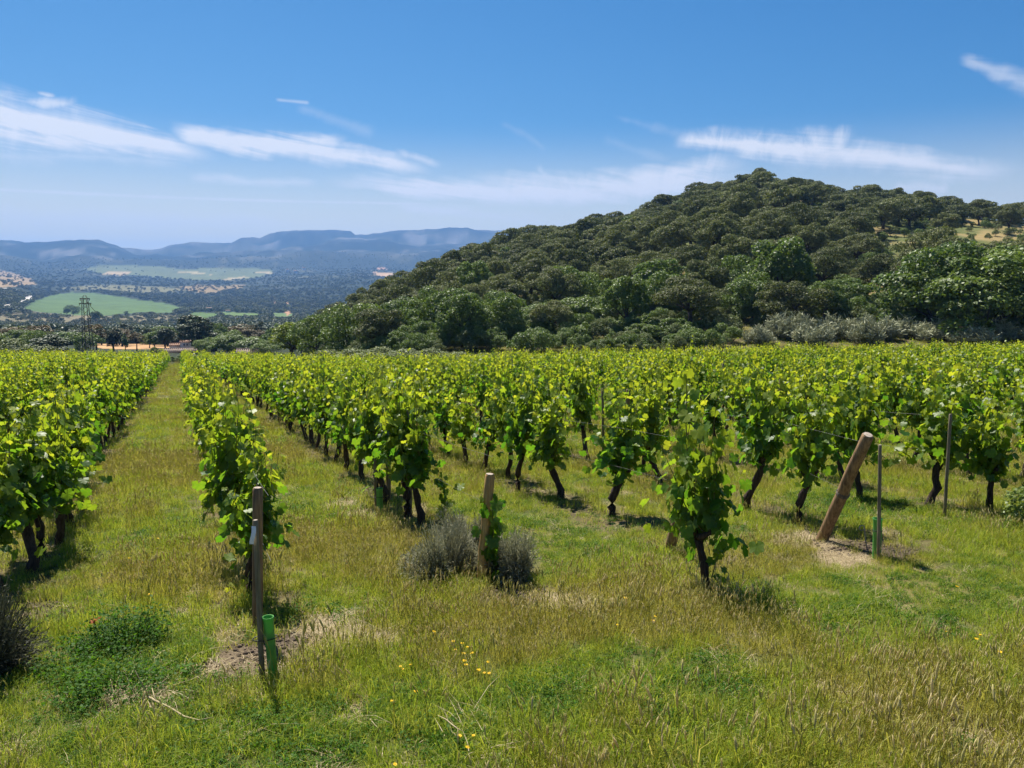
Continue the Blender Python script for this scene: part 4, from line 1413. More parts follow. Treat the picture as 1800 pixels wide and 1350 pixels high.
print('hill trees', len(hill))
def zone(u, Rad):
    t = (Rad - float(Rend(u))) / (float(np.interp(u, _ru, _rr)) - float(Rend(u)))
    cols = [(660, 'above the walnut'), (790, 'at the left end of the dark thicket'), (930, 'above the dark thicket'), (1080, 'right of the dark thicket'), (1220, 'left of the summit'), (1340, 'under the summit'),
            (1450, 'by the tall bright tree'), (1560, 'above the pale broom'), (1690, 'near the yellow clearing'), (9999, 'at the far right')]
    lat = [c for a, c in cols if u < a][0]
    ver = 'foot' if t < 0.22 else ('low slope' if t < 0.42 else ('middle slope' if t < 0.62 else ('upper slope' if t < 0.86 else 'crest')))
    return ver, lat
visible = [h_ for h_ in hill if h_[1] < 1840]
OWNH = 290
own_h = visible[:OWNH]
keys = set((h_[2], h_[3]) for h_ in own_h)
zcount = {}
for (Rad, u, x, y, rmin) in sorted(own_h, key=lambda h_: h_[1]):
    kind = rc.random()
    ver, lat = zone(u, Rad)
    zz = float(H(x, y))
    s = rmin / 7.2 * rc.uniform(0.94, 1.14)
    if ver == 'foot' and kind < 0.4 or kind < 0.05:
        pair = BROADS[rc.integers(0, 5)]
        zk = (ver, lat, 'b'); zcount[zk] = zcount.get(zk, 0) + 1
        lab = '%s green tree from the left, %s %s' % (ORD[zcount[zk] - 1], ver, lat)
        place_tree('broadleaf_tree', pair, (x, y, zz), s * rc.uniform(0.7, 0.95), rc.uniform(0, 6.28), lab, 'tree', 'green broadleaf trees among the oaks')
    else:
        pair = OAKS_NEAR[rc.integers(0, 5)] if Rad < 190 else OAKS[rc.integers(0, 9)]
        zk = (ver, lat, 'o'); zcount[zk] = zcount.get(zk, 0) + 1
        lab = '%s grey oak from the left, %s %s' % (ORD[zcount[zk] - 1], ver, lat)
        place_tree('holm_oak', pair, (x, y, zz), s, rc.uniform(0, 6.28), lab, 'tree', 'holm oaks of the wooded hill', s * rc.uniform(0.82, 1.22))
rest_h = [h_ for h_ in hill if (h_[2], h_[3]) not in keys]
def joined(pair, nm):
    """trunk and crown as one mesh for the far wood"""
    V, F, T, M_, off = [], [], [], [], 0
    g = Geo()
    for me, mi in ((pair[1], 0), (pair[0], 1)):
        co = np.empty(len(me.vertices) * 3, np.float32); me.vertices.foreach_get('co', co)
        li = np.empty(len(me.loops), np.int32); me.loops.foreach_get('vertex_index', li)
        tot = np.empty(len(me.polygons), np.int32); me.polygons.foreach_get('loop_total', tot)
        st = np.empty(len(me.polygons), np.int32); me.polygons.foreach_get('loop_start', st)
        tn = np.empty(len(me.polygons), np.float32); me.attributes['tone'].data.foreach_get('value', tn)
        fs, ts = [], []
        q = tot == 4; t_ = tot == 3
        co = co.reshape(-1, 3)
        if q.any(): g.add(co, [li[st[q][:, None] + np.arange(4)]], tn[q], mi)
        if t_.any(): g.add(co, [li[st[t_][:, None] + np.arange(3)]], tn[t_], mi)
    return g.mesh(nm, [pair[1].materials[0], M_TRUNK])
HO = proto_collection('wood_trees', [joined(p, 'wood_tree') for p in OAKS], 'wood_tree')
ra = np.array([(h_[2], h_[3], float(H(h_[2], h_[3])) - 0.15) for h_ in rest_h])
ow = scatter('oak_wood', ra, np.column_stack([np.zeros((len(ra), 2)), rc.uniform(0, 6.28, len(ra))]), np.array([h_[4] / 7.4 for h_ in rest_h]) * rc.uniform(0.9, 1.1, len(ra)), rc.integers(0, 9, len(ra)), HO)
tag(ow, 'dense far part of the oak wood covering the top of the hill', 'wood', None, 'stuff')
# scrub under the oaks
ns = 3600
us = rc.uniform(540, 1950, ns)
ts_ = rc.random(ns)
Rs_ = (Rend(us) + 6) + ts_ ** 1.35 * (np.interp(us, _ru, _rr) - Rend(us) - 6)
aa = np.arctan((us - 900) / FPX / 1.003)
sxs, sys_ = Rs_ * np.sin(aa), Rs_ * np.cos(aa)
szs = H(sxs, sys_)
uu_, vv_ = uv(sxs, sys_, szs)
inc = inpoly(uu_, vv_, CLEAR[0]) | inpoly(uu_, vv_, CLEAR[1])
kp = ~inc | (rc.random(ns) < 0.35)
kp &= ~((us > 1290) & (Rs_ < Rend(us) + 20))
kp &= ~((us < 900) & (Rs_ < Rend(us) + 14))
SCRUBP = proto_collection('hill_scrub_shrubs', [joined(p, 'scrub') for p in BUSHES + GBUSH], 'scrub')
hs_ = scatter('hill_scrub', np.column_stack([sxs, sys_, szs])[kp], np.column_stack([np.zeros((kp.sum(), 2)), rc.uniform(0, 6.28, kp.sum())]), rc.uniform(0.4, 1.0, kp.sum()) * np.interp(ts_[kp], [0, 0.3, 0.6], [0.85, 1.0, 0.8]) * (0.6 + 0.8 * fbm(sxs[kp] / 7, sys_[kp] / 7, 85, 2)), rc.integers(0, 8, kp.sum()), SCRUBP)
tag(hs_, 'low scrub growing under and between the oaks of the hill', 'scrub', None, 'stuff')

# ------------------------------------------------------------------ trees and bushes beyond the left end of the vineyard
MID = [
 # column, distance, width px, height px, kind, name, label
 (20, 136, 95, 42, 'bush', 'shrub', 'olive green bush at the left edge just beyond the vines'),
 (80, 139, 74, 48, 'pine', 'broadleaf_tree', 'dark dense tree right of the olive bush beyond the vines'),
 (121, 136, 26, 22, 'gbush', 'shrub', 'small light green bush right of the dark tree beyond the vines'),
 (55, 165, 50, 48, 'broad', 'broadleaf_tree', 'yellowish green tree behind the olive bush on the left'),
 (-30, 150, 70, 50, 'broad', 'broadleaf_tree', 'green tree cut by the left edge behind the vines'),
 (170, 141, 40, 20, 'bush', 'shrub', 'low grey green bush at the foot of the pylon'),
 (205, 140, 46, 20, 'bush', 'shrub', 'low grey green bush in front of the tan clearing'),
 (250, 138, 40, 18, 'gbush', 'shrub', 'low green bush between the tan clearing and the vines'),
 (272, 138, 28, 27, 'bush', 'shrub', 'rounded bush left of the white farmhouse'),
 (166, 220, 34, 48, 'gum', 'gum_tree', 'reddish brown gum tree just right of the pylon'),
 (196, 225, 40, 42, 'pine', 'pine_tree', 'dark bushy pine between the rusty gum and the poplar'),
 (217, 222, 11, 32, 'poplar', 'poplar_tree', 'slender yellowish poplar at the back of the tan clearing'),
 (237, 226, 26, 34, 'gum', 'gum_tree', 'thin brownish gum tree behind the tan clearing'),
 (268, 222, 24, 34, 'broad', 'broadleaf_tree', 'small green tree at the right end of the tan clearing'),
 (288, 215, 34, 42, 'pine', 'pine_tree', 'dark tall tree just behind the white farmhouse'),
 (309, 228, 30, 32, 'gum', 'gum_tree', 'brown tinged gum tree behind the farmhouse roof'),
 (346, 200, 60, 66, 'pine', 'pine_tree', 'big dark pine right of the white farmhouse'),
 (326, 245, 44, 60, 'pine', 'pine_tree', 'tall dark pine behind the farmhouse'),
 (375, 215, 40, 50, 'broad', 'broadleaf_tree', 'green tree between the big dark pine and the brown gum'),
 (421, 235, 48, 46, 'gum', 'gum_tree', 'wide rust brown gum tree above the tiled shed'),
 (392, 300, 24, 40, 'pine', 'pine_tree', 'narrow dark pine behind the brown gum tree'),
 (455, 280, 26, 44, 'pine', 'pine_tree', 'dark pine left of the cypresses'),
 (471, 260, 8, 36, 'cypress', 'cypress_tree', 'slender dark cypress, left one of the three'),
 (478, 262, 8, 38, 'cypress', 'cypress_tree', 'slender dark cypress, middle one of the three'),
 (486, 260, 8, 40, 'cypress', 'cypress_tree', 'slender dark cypress, right one of the three'),
 (400, 175, 62, 36, 'broad', 'broadleaf_tree', 'grey green low tree left of the tiled shed'),
 (450, 170, 60, 34, 'green', 'broadleaf_tree', 'bushy green tree right behind the tiled shed'),
 (470, 150, 50, 34, 'green', 'broadleaf_tree', 'leafy green tree between the shed and the walnut'),
 (362, 185, 40, 30, 'broad', 'broadleaf_tree', 'dark green tree between the farmhouse and the shed'),
 (100, 225, 70, 34, 'broad', 'broadleaf_tree', 'dark green tree left of the pylon in the valley'),
 (130, 240, 50, 36, 'pine', 'pine_tree', 'dark pine behind the pylon foot'),
 (128, 1230, 22, 20, 'broad', 'broadleaf_tree', 'dark round tree standing alone in the big green field'),
 (118, 1220, 10, 15, 'broad', 'broadleaf_tree', 'smaller dark tree beside the lone round one in the field'),
 (222, 1300, 8, 6, 'gbush', 'shrub', 'tiny dark bush alone in the big green field'),
 (168, 880, 20, 24, 'broad', 'broadleaf_tree', 'grey green tree at the lower edge of the big green field'),
 (545, 150, 60, 74, 'oak', 'holm_oak', 'grey oak at the lower left foot of the hill behind the walnut'),
 (575, 165, 60, 70, 'oak', 'holm_oak', 'grey green oak on the left foot of the hill'),
 (545, 118, 30, 34, 'rust', 'shrub', 'brownish yellow bush right of the walnut trunk'),
]
for (u, Rad, wpx, hpx, kind, nm, lab) in MID:
    place_px(u, Rad, wpx, hpx, kind, lab, 'bush' if nm == 'shrub' else 'tree', None, nm)
# trees strewn over the near side of the valley
rv_ = np.random.default_rng(203)
nn = 0
slots = sorted((float(a) for a in rv_.uniform(-110, 540, 46)))
for u_ in slots:
    R_ = rv_.uniform(185, 330)
    if 150 < u_ < 345 and R_ < 245: R_ = rv_.uniform(248, 330)
    if 395 < u_ < 470 and R_ < 200: R_ = rv_.uniform(215, 330)
    kd_ = ['broad', 'oak', 'gum', 'broad', 'green', 'pine', 'oak'][rv_.integers(0, 7)]
    nn += 1
    word = {'broad': 'green', 'oak': 'grey green', 'gum': 'brownish', 'green': 'light green', 'pine': 'dark'}[kd_]
    wp = rv_.uniform(6.0, 9.5) * FPX / R_
    place_px(u_, R_, wp, wp * rv_.uniform(0.72, 0.95), kd_, '%s tree in the valley beyond the vines, %s counted from the left' % (word, ORD[nn - 1] if nn <= 40 else ['forty-first', 'forty-second', 'forty-third', 'forty-fourth', 'forty-fifth', 'forty-sixth'][nn - 41]), 'tree', 'trees on the near side of the valley')

for u_, R_, lb in ((306, 126.5, 'left'), (322, 127.5, 'middle'), (337, 126.5, 'right')):
    place_px(u_, R_, 26, 15, 'gbush', 'low green bush closing the far end of the grass path, %s one of three' % lb, 'bush', 'bushes at the far end of the grass path', 'shrub')

# the walnut with a bare trunk
pw = make_tree(rt, M_WALNUT, 3.6, 2.3, 8.0, 34, 15000, 0.15, 0.2, fork=3.0, limbs=10, lobe=(0.18, 0.32), gap=0.08)
hw, hh = dims(pw)
pp = PR(511, 120)
rw = empty('walnut_tree', (pp[0], pp[1], pp[2] - 0.1), 0.7, (78 * 120 / FPX / 2 / hw,) * 2 + (72 * 120 / FPX / hh,))
tag(rw, 'light green walnut with a bare dark trunk standing alone at the end of the vines', 'tree')
obj('trunk', pw[0], rw); obj('crown', pw[1], rw)

# brambles along the end of the rows, pale broom on the right
BR = [(575, 95, 70, 26), (620, 90, 80, 26), (668, 84, 85, 30), (715, 80, 90, 26), (760, 77, 85, 25), (805, 76, 80, 22), (848, 76, 70, 20), (545, 100, 45, 20)]
BLAB = ['hazy brown green', 'dull green', 'taller green', 'broad grey green', 'grey green', 'low grey', 'lowest grey', 'small dry']
for (u, Rad, wpx, hpx), bl, pos_ in zip(BR, BLAB, ORD[1:8] + ['first']):
    place_px(u, Rad, wpx, hpx + 4, 'bush', '%s bramble bush beyond the vines, %s from the walnut' % (bl, pos_), 'bush', 'brambles beyond the vines', 'bramble_bush')
def broom(rng, n=420, h=2.2, r=1.5):
    g = Geo()
    cen = [(rng.uniform(-0.9, 0.9), rng.uniform(-0.8, 0.8), rng.uniform(0.45, 1.05), rng.uniform(0.45, 0.85)) for _ in range(7)]
    for i in range(n):
        cx, cy_, ch, cr = cen[rng.integers(0, 7)]
        a = rng.uniform(0, 2 * pi); b = np.array([cx * 0.7, cy_ * 0.7, -0.1])
        q = cr * math.sqrt(rng.random())
        top = np.array([cx + q * cos(a), cy_ + q * sin(a), h * ch * (1 - 0.5 * (q / cr) ** 2) * rng.uniform(0.55, 1.0)])
        mid = (b + top) / 2 + rng.normal(0, 0.14, 3)
        g.tube([b, mid, top], [0.010, 0.008, 0.005], 3, rng.uniform(0, 0.3), 0, False)
        for k in range(9):
            s0 = mid + (top - mid) * rng.uniform(0, 1)
            e = s0 + rng.normal(0, 0.14, 3) + np.array([0, 0, rng.uniform(0.05, 0.25)])
            sd = rng.normal(0, 1, 3); sd /= np.linalg.norm(sd)
            g.add([s0 - sd * 0.015, s0 + sd * 0.015, e + sd * 0.03, e - sd * 0.03], [np.array([[0, 1, 2, 3]])], rng.uniform(0.2, 1.0))
    return g.mesh('broom', [M_BROOM])
BROOMS = [broom(rt) for _ in range(3)]
BL = [(1335, 88, 66, 26, 'palest'), (1388, 92, 95, 36, 'tall pale'), (1432, 88, 80, 28, 'low grey'), (1476, 93, 92, 32, 'dull'), (1524, 90, 80, 38, 'tall grey'), (1572, 94, 90, 26, 'brownish'), (1640, 95, 95, 24, 'sparse'), (1715, 92, 100, 22, 'wide brownish'), (1790, 94, 90, 26, 'faded')]
for i, (u, Rad, wpx, hpx, wd) in enumerate(BL):
    p = PR(u, Rad)
    o = obj('broom_shrub', BROOMS[i % 3], None, (p[0], p[1], p[2]), (0, 0, rngt.uniform(0, 6)), (wpx * Rad / FPX / 3.0, wpx * Rad / FPX / 3.0, (hpx + 12) * Rad / FPX / 2.2))
    tag(o, '%s twiggy broom shrub behind the vines, %s from the left' % (wd, ORD[i]), 'shrub', 'broom shrubs behind the vines')

# ------------------------------------------------------------------ far woods of the valley: one mass
rf = np.random.default_rng(91)
FARP = []
for i in range(5):
    pos, side, tip, nrm, size, tone, cs, rs = lobe_crown(rf, 3.6, 3.6, -0.3, 5.5, 12, 520, 0.62, lobe=(0.32, 0.5))
    g = Geo(); cards(g, pos, side, tip, nrm, size, tone)
    for c, r in zip(cs, rs):
        pass
    FARP.append(g.mesh('far_tree', [M_DARK if i < 3 else M_OAK]))
FC = proto_collection('far_trees', FARP, 'far_tree')
n_f = 46000
uf = rf.uniform(-330, 1000, n_f)
lr = np.exp(rf.uniform(np.log(320), np.log(5000), n_f))
af = np.arctan((uf - 900) / FPX / 1.003)
xf, yf = lr * np.sin(af), lr * np.cos(af)
zf = H(xf, yf)
U2, V2 = uv(xf, yf, zf)
bad = np.zeros(n_f, bool)
for kd, poly, c in FIELDS:
    b = inpoly(U2 + rf.normal(0, 1.0, n_f), V2 + rf.normal(0, 0.5, n_f), poly)
    if kd == 'g': b |= inpoly(U2, V2 - 5, poly)
    if kd in 'yb': b &= rf.random(n_f) < 0.72
    elif kd == 'v': b &= rf.random(n_f) < 0.45
    elif kd in 'p': b &= rf.random(n_f) < 0.97
    bad |= b
for a, b in zip(rp[:-1], rp[1:]):
    d = b - a
    t = np.clip(((U2 - a[0]) * d[0] + (V2 - a[1]) * d[1]) / (d @ d), 0, 1)
    bad |= (np.hypot(U2 - a[0] - t * d[0], V2 - a[1] - t * d[1]) < 3.5) & (V2 < 560)
bad |= (U2 > 560) & (lr < 420)
dn = fbm(xf / 130, yf / 130, 81, 3)
olive = (V2 > 553) & (V2 < 590) & (U2 < 340)
bad |= rf.random(n_f) > np.where(olive, 0.6, 0.45 + 0.9 * smooth(0.36, 0.5, dn))
kp = ~bad
sc = rf.uniform(0.7, 1.25, n_f) * np.interp(lr, [300, 1500, 2600, 5000], [1.0, 1.25, 1.1, 0.9]) * np.where(olive, 0.62, 1.0)
fw = scatter('far_woods', np.column_stack([xf, yf, zf])[kp], np.column_stack([np.zeros((kp.sum(), 2)), rf.uniform(0, 6.28, kp.sum())]), sc[kp], rf.integers(0, 5, kp.sum()), FC)
tag(fw, 'woods and olive groves covering the far valley', 'woods', None, 'stuff')
print('far trees', kp.sum())

# ------------------------------------------------------------------ pylon, buildings, cars in the valley
pb = PR(151, 180)
ph = (620 - 522) * pb[1] / FPX
pyl = empty('electricity_pylon', (pb[0], pb[1], pb[2] + 0.3), radians(8))
tag(pyl, 'tall lattice electricity pylon with two crossarms beyond the left end of the vines', 'pylon')
g = Geo()
wb, wt2 = 0.82, 0.42
corner = [(-1, -1), (1, -1), (1, 1), (-1, 1)]
def leg(i, t): c = corner[i]; w_ = wb + (wt2 - wb) * t; return np.array([c[0] * w_, c[1] * w_, ph * t])
for i in range(4):
    gl_ = Geo(); gl_.tube([leg(i, 0), leg(i, 1)], 0.075, 5)
    obj('leg', gl_.mesh('leg', [M_STEEL]), pyl)
nb = 14
for i in range(4):
    for j in range(nb):
        a, b = j / nb, (j + 1) / nb
        k = (i + 1) % 4
        g.tube([leg(i, a), leg(k, b)] if j % 2 else [leg(k, a), leg(i, b)], 0.035, 4, cap=False)
obj('lattice', g.mesh('lattice', [M_STEEL]), pyl)
for zz, hw_ in ((ph * 0.985, 0.95), (ph * 0.90, 1.15)):
    g = Geo(); g.box((-hw_, -0.09, zz - 0.08), (hw_, 0.09, zz + 0.08))
    for s_ in (-1, 1):
        g.tube([(s_ * hw_ * 0.9, 0, zz), (s_ * hw_ * 0.9, 0, zz - 0.4)], 0.06, 6)
    obj('crossarm', g.mesh('crossarm', [M_STEEL]), pyl)
g = Geo()
tt = np.linspace(0, pi, 11)
g.tube(np.column_stack([0.36 * np.cos(tt), np.zeros(11), ph + 0.45 * np.sin(tt)]), 0.06, 5)
obj('top_arch', g.mesh('top_arch', [M_STEEL]), pyl)
p0 = np.array([pb[0] + 0.3, pb[1], pb[2] + ph * 0.96]); p1 = PR(196, 230); p1 = p1 + np.array([0, 0, 7.0])
t = np.linspace(0, 1, 12)
pts = p0 + (p1 - p0) * t[:, None]; pts[:, 2] -= 2.2 * t * (1 - t)
g = Geo(); g.tube(pts, 0.055, 4)
tag(obj('power_cable', g.mesh('power_cable', [M_STEEL])), 'dark cable sloping down to the right from the pylon top', 'cable')

def tiled_roof(parent, x0, x1, y0, y1, ze, zr, mat, axis='x', tile_w=0.42, over=0.25, name='roof'):
    """two-sided roof of rounded tile courses"""
    g = Geo()
    ym = (y0 + y1) / 2
    nt = max(3, int((x1 - x0 + 2 * over) / tile_w))
    for s_ in (-1, 1):
        ye = y0 - over if s_ < 0 else y1 + over
        a = np.array([[x0 - over, ye, ze], [x1 + over, ye, ze], [x1 + over, ym, zr], [x0 - over, ym, zr]])
        b = a + np.array([0, 0, 0.12])
        g.add(np.vstack([a, b]), [np.array([[0, 1, 2, 3], [4, 5, 6, 7], [0, 1, 5, 4], [1, 2, 6, 5], [3, 0, 4, 7]])])
        for i in range(nt):
            x = x0 - over + (i + 0.5) * (x1 - x0 + 2 * over) / nt
            g.tube([(x, ye, ze + 0.14), (x, ym, zr + 0.14)], tile_w * 0.32, 6, 0.5 + 0.3 * math.sin(i * 2.3))
    g.tube([(x0 - over, ym, zr + 0.2), (x1 + over, ym, zr + 0.2)], 0.16, 6)
    return obj(name, g.mesh(name, [mat]), parent)
def gable_walls(parent, x0, x1, y0, y1, ze, zr, mat, base=-2.0):
    ym = (y0 + y1) / 2
    V = [(x0, y0, base), (x1, y0, base), (x1, y1, base), (x0, y1, base), (x0, y0, ze), (x1, y0, ze), (x1, y1, ze), (x0, y1, ze), (x0, ym, zr), (x1, ym, zr)]
    g = Geo()
    g.add(V, [np.array([[0, 1, 5, 4], [2, 3, 7, 6], [1, 2, 6, 5], [3, 0, 4, 7]]), np.array([[5, 6, 9], [7, 4, 8]])])
    return obj('wall', g.mesh('wall', [mat]), parent)
def window(parent, x, z, w_, h_, y):
    g = Geo(); g.box((x - w_ / 2 - 0.08, y - 0.07, z - h_ / 2 - 0.08), (x + w_ / 2 + 0.08, y + 0.05, z + h_ / 2 + 0.08))
    f = obj('window', g.mesh('window', [M_WHITEWALL]), parent)
    g = Geo(); g.box((x - w_ / 2, y - 0.085, z - h_ / 2), (x + w_ / 2, y - 0.03, z + h_ / 2))
    obj('pane', g.mesh('pane', [M_GLASS]), f)
# white farmhouse: px -> metres at its distance
RF = 205.0
pf = PR(312, RF); kf = pf[1] / FPX
zb = float(zat(618, pf[1]))
fh = empty('farmhouse', (pf[0], pf[1], zb), math.atan2(-pf[0], pf[1]) * 0.9)
tag(fh, 'small white farmhouse with tiled roofs and two dark windows beyond the grass path', 'house')
gable_walls(fh, -38 * kf, 32 * kf, -3.0, 3.0, 0.5 * kf, 4.5 * kf, M_STONE, -4)
tiled_roof(fh, -38 * kf, 32 * kf, -3.0, 3.0, 0.5 * kf, 4.5 * kf, M_TILED)
gable_walls(fh, 1 * kf, 18 * kf, 3.2, 7.0, 14 * kf, 16 * kf, M_WHITEWALL, -3)
tiled_roof(fh, 1 * kf, 18 * kf, 3.2, 7.0, 14 * kf, 16.5 * kf, M_TILE, over=0.15)
window(fh, 7.5 * kf, 10.2 * kf, 2.4 * kf, 3.4 * kf, 3.2)
window(fh, 12.5 * kf, 10.2 * kf, 2.4 * kf, 3.4 * kf, 3.2)
gable_walls(fh, -17 * kf, 0.5 * kf, 3.4, 6.4, 7.5 * kf, 10.5 * kf, M_WHITEWALL, -3)
tiled_roof(fh, -17 * kf, 0.5 * kf, 3.4, 6.4, 7.5 * kf, 10.5 * kf, M_TILE, over=0.12)
g = Geo(); g.box((24 * kf, -0.5, 0.2), (29 * kf, 0.5, 6.5 * kf)); obj('chimney', g.mesh('chimney', [M_STONE]), fh)
RS_ = 150.0
ps = PR(433, RS_); ks = ps[1] / FPX
zs = float(zat(628, ps[1]))
sh = empty('shed', (ps[0], ps[1], zs), math.atan2(-ps[0], ps[1]) * 0.8)
tag(sh, 'low stone shed with a ribbed brown tile roof at the end of the vines', 'shed')
gable_walls(sh, -17 * ks, 17 * ks, -2.2, 2.2, 5 * ks, 13 * ks, M_WHITEWALL, -3)
tiled_roof(sh, -17 * ks, 17 * ks, -2.2, 2.2, 5 * ks, 13 * ks, M_TILED, tile_w=0.36)
# far white buildings
for (u, v, wpx, hpx, lab) in [(368, 548, 8, 5, 'far white building between the two green fields'), (401, 549, 7, 2.5, 'long low white building right of the far white one'),
                              (537, 466, 5, 3, 'tiny white house on the far wooded slope'), (508, 478, 5, 3, 'tiny reddish house on the far slope'),
                              (522, 480, 6, 3, 'tiny tiled house right of the reddish one on the far slope')]:
    p = far_hit(u, v, 300, 4200)
    Rd = math.hypot(p[0], p[1]); kk = Rd / FPX
    b = empty('house', (p[0], p[1], p[2]), math.atan2(-p[0], p[1]) + 0.2)
    tag(b, lab, 'house')
    gable_walls(b, -wpx / 2 * kk, wpx / 2 * kk, -wpx / 3 * kk, wpx / 3 * kk, hpx * kk, hpx * 1.35 * kk, M_WHITEWALL, -6)
    tiled_roof(b, -wpx / 2 * kk, wpx / 2 * kk, -wpx / 3 * kk, wpx / 3 * kk, hpx * kk, hpx * 1.35 * kk, M_TILE, tile_w=1.6, over=0.5)

# ------------------------------------------------------------------ posts, stakes and tubes at the row ends
def pole(name, p0, p1, r0, r1, mat, endmat=None, parent=None, sides=14, chamfer=0.15, seed=0):
    rng = np.random.default_rng(seed)
    p0, p1 = np.asarray(p0, float), np.asarray(p1, float)
    L = np.linalg.norm(p1 - p0)
    t = np.concatenate([np.linspace(0, 1 - chamfer * r1 * 2 / L, 9), [1.0]])
    pts = p0 + (p1 - p0) * t[:, None]
    r = r0 + (r1 - r0) * t
    r[-1] = r1 * (1 - 0.22)
    pts[1:-1] += rng.normal(0, r1 * 0.035, (8, 3))
    g = Geo(); g.tube(pts, r, sides, jitter=0.035, rng=rng, cap=False)
    d = (p1 - p0) / L
    # sawn end with a slight dome
    ref = np.array([1.0, 0, 0]); a = np.cross(d, ref); a /= np.linalg.norm(a); b = np.cross(d, a)
    an = np.arange(sides) / sides * 2 * pi
    ring = p1 + r[-1] * 1.0 * (np.cos(an)[:, None] * a + np.sin(an)[:, None] * b)
    V = np.vstack([ring, p1 + d * r1 * 0.12])
    i = np.arange(sides)
    me = g.mesh(name, [mat], True)
    o = obj(name, me, parent)
    g2 = Geo(); g2.add(V, [np.stack([i, (i + 1) % sides, np.full(sides, sides)], -1)])
    g2.tube([p1 - d * 0.004, p1 + d * 0.001], r[-1] * 1.01, sides, cap=False)
    e = obj('sawn_end', g2.mesh('sawn_end', [endmat or M_ENDG]), o)
    return o
def at_uv(u, v, depth_xy):
    """point above ground seen at (u, v) at the depth of a ground point"""
    d = ray(u, v); t = depth_xy[1] / d[1]
    return np.array([d[0] * t, d[1] * t, CAMH + d[2] * t])

def tree_tube(u0, v0, u1, v1, rad, label, tie_f=0.72):
    base = P(u0, v0); base[2] -= 0.03
    top = at_uv(u1, v1, base)
    root = empty('vine_shelter_tube', base)
    tag(root, label, 'plant guard', 'green guards for young vines')
    L = top - base
    g = Geo()
    n_ = 20
    an = np.arange(n_) / n_ * 2 * pi
    rings = []
    for (f, r) in ((0, rad), (0.5, rad), (0.93, rad * 1.02), (0.975, rad * 1.12), (1.0, rad * 1.16), (1.0, rad * 1.06), (0.93, rad * 0.94), (0.3, rad * 0.92)):
        c = L * f
        rings.append(np.column_stack([c[0] + r * np.cos(an), c[1] + r * np.sin(an), np.full(n_, c[2])]))
    V = np.vstack(rings)
    i = np.arange(7)[:, None] * n_; j = np.arange(n_)[None]
    g.add(V, [np.stack([i + j, i + (j + 1) % n_, i + n_ + (j + 1) % n_, i + n_ + j], -1).reshape(-1, 4)])
    obj('tube', g.mesh('tube', [M_TUBE], True), root)
    return root, base, L

# end post of the row right of the path, thick and brown
b = P(452, 1105); tpt = at_uv(453, 857, b)
o = pole('end_post', b - (0, 0, 0.1), tpt, 0.042, 0.04, M_POST, seed=1)
tag(o, 'thick brown weathered wooden post at the end of the row by the grass path', 'post', 'wooden row end posts')
# thin stake with white tag and green tube in front of it
b = P(461, 1192); tpt = at_uv(449, 914, b)
st = empty('wooden_stake', (0, 0, 0))
tag(st, 'thin grey stake with a white tag in front of the thick brown post', 'stake')
pole('stake', b - (0, 0, 0.1), tpt, 0.02, 0.019, M_GREYW, parent=st, sides=8, seed=2)
c = at_uv(449, 935, b) + np.array([0, -0.028, 0])
g = Geo()
an = np.linspace(0, 1, 7)
tg = np.column_stack([0.006 * np.sin(an * 5) - 0.012 * an, -0.012 * np.sin(an * 3), -0.125 * an + 0.05])
V = np.vstack([c + tg + np.array([-0.016, 0, 0]), c + tg + np.array([0.016, -0.006, 0])])
F = [[i, i + 1, i + 8, i + 7] for i in range(6)]
g.add(V, [np.array(F)])
obj('tag', g.mesh('tag', [M_TAG]), st)
tb, bb, L = tree_tube(481, 1190, 471, 1084, 0.034, 'bright green plastic guard tube tied to the thin stake by the grass path')
g = Geo(); an = np.linspace(0, 2 * pi, 20)
cc = L * 0.68
g.tube(np.column_stack([cc[0] - 0.035 + 0.085 * np.cos(an), cc[1] + 0.05 * np.sin(an), cc[2] + 0.008 * np.cos(an)]), 0.004, 5, cap=False)
obj('cable_tie', g.mesh('cable_tie', [M_TIE]), tb)
# pale post among the lavender
b = P(845, 1020); tpt = at_uv(861, 833, b)
pale = pole('end_post', b - (0, 0, 0.1), tpt, 0.052, 0.049, M_PALE, seed=3)
tag(pale, 'pale yellow wooden post wrapped in vine leaves, standing in the grey lavender', 'post', 'wooden row end posts')
# stub leaning behind the vine at the row end
b = P(1172, 968); tpt = at_uv(1204, 872, b + np.array([0, -0.35, 0]))
o = pole('end_post', b - (0, 0, 0.1), tpt, 0.06, 0.055, M_POST, seed=4)
tag(o, 'slanting brown wooden post half hidden by the tall vine at the row end', 'post', 'wooden row end posts')
# big leaning post
b = P(1447, 948)
tpt = at_uv(1526, 764, b + np.array([0.3, -0.62, 0]))
lp = pole('end_post', b - (0.03, -0.06, 0.12), tpt, 0.068, 0.06, M_POST, seed=5)
tag(lp, 'stout brown post leaning far to the right, with a wire wrapped round it', 'post', 'wooden row end posts')
g = Geo()
mid = b * 0.55 + tpt * 0.45
dv = (tpt - b) / np.linalg.norm(tpt - b)
a_ = np.cross(dv, [0, 1, 0]); a_ /= np.linalg.norm(a_); b_ = np.cross(dv, a_)
an = np.linspace(0, 6 * pi, 50)
g.tube(mid + 0.069 * (np.cos(an)[:, None] * a_ + np.sin(an)[:, None] * b_) + dv * (an / (6 * pi) * 0.05)[:, None], 0.004, 4)
g.tube([mid + 0.06 * a_, mid + 0.11 * a_ + np.array([0, -0.03, 0.03]), mid + 0.09 * a_ + np.array([0.02, -0.05, 0.07])], 0.004, 4)
obj('wrapped_wire', g.mesh('wrapped_wire', [M_STEEL]), lp)
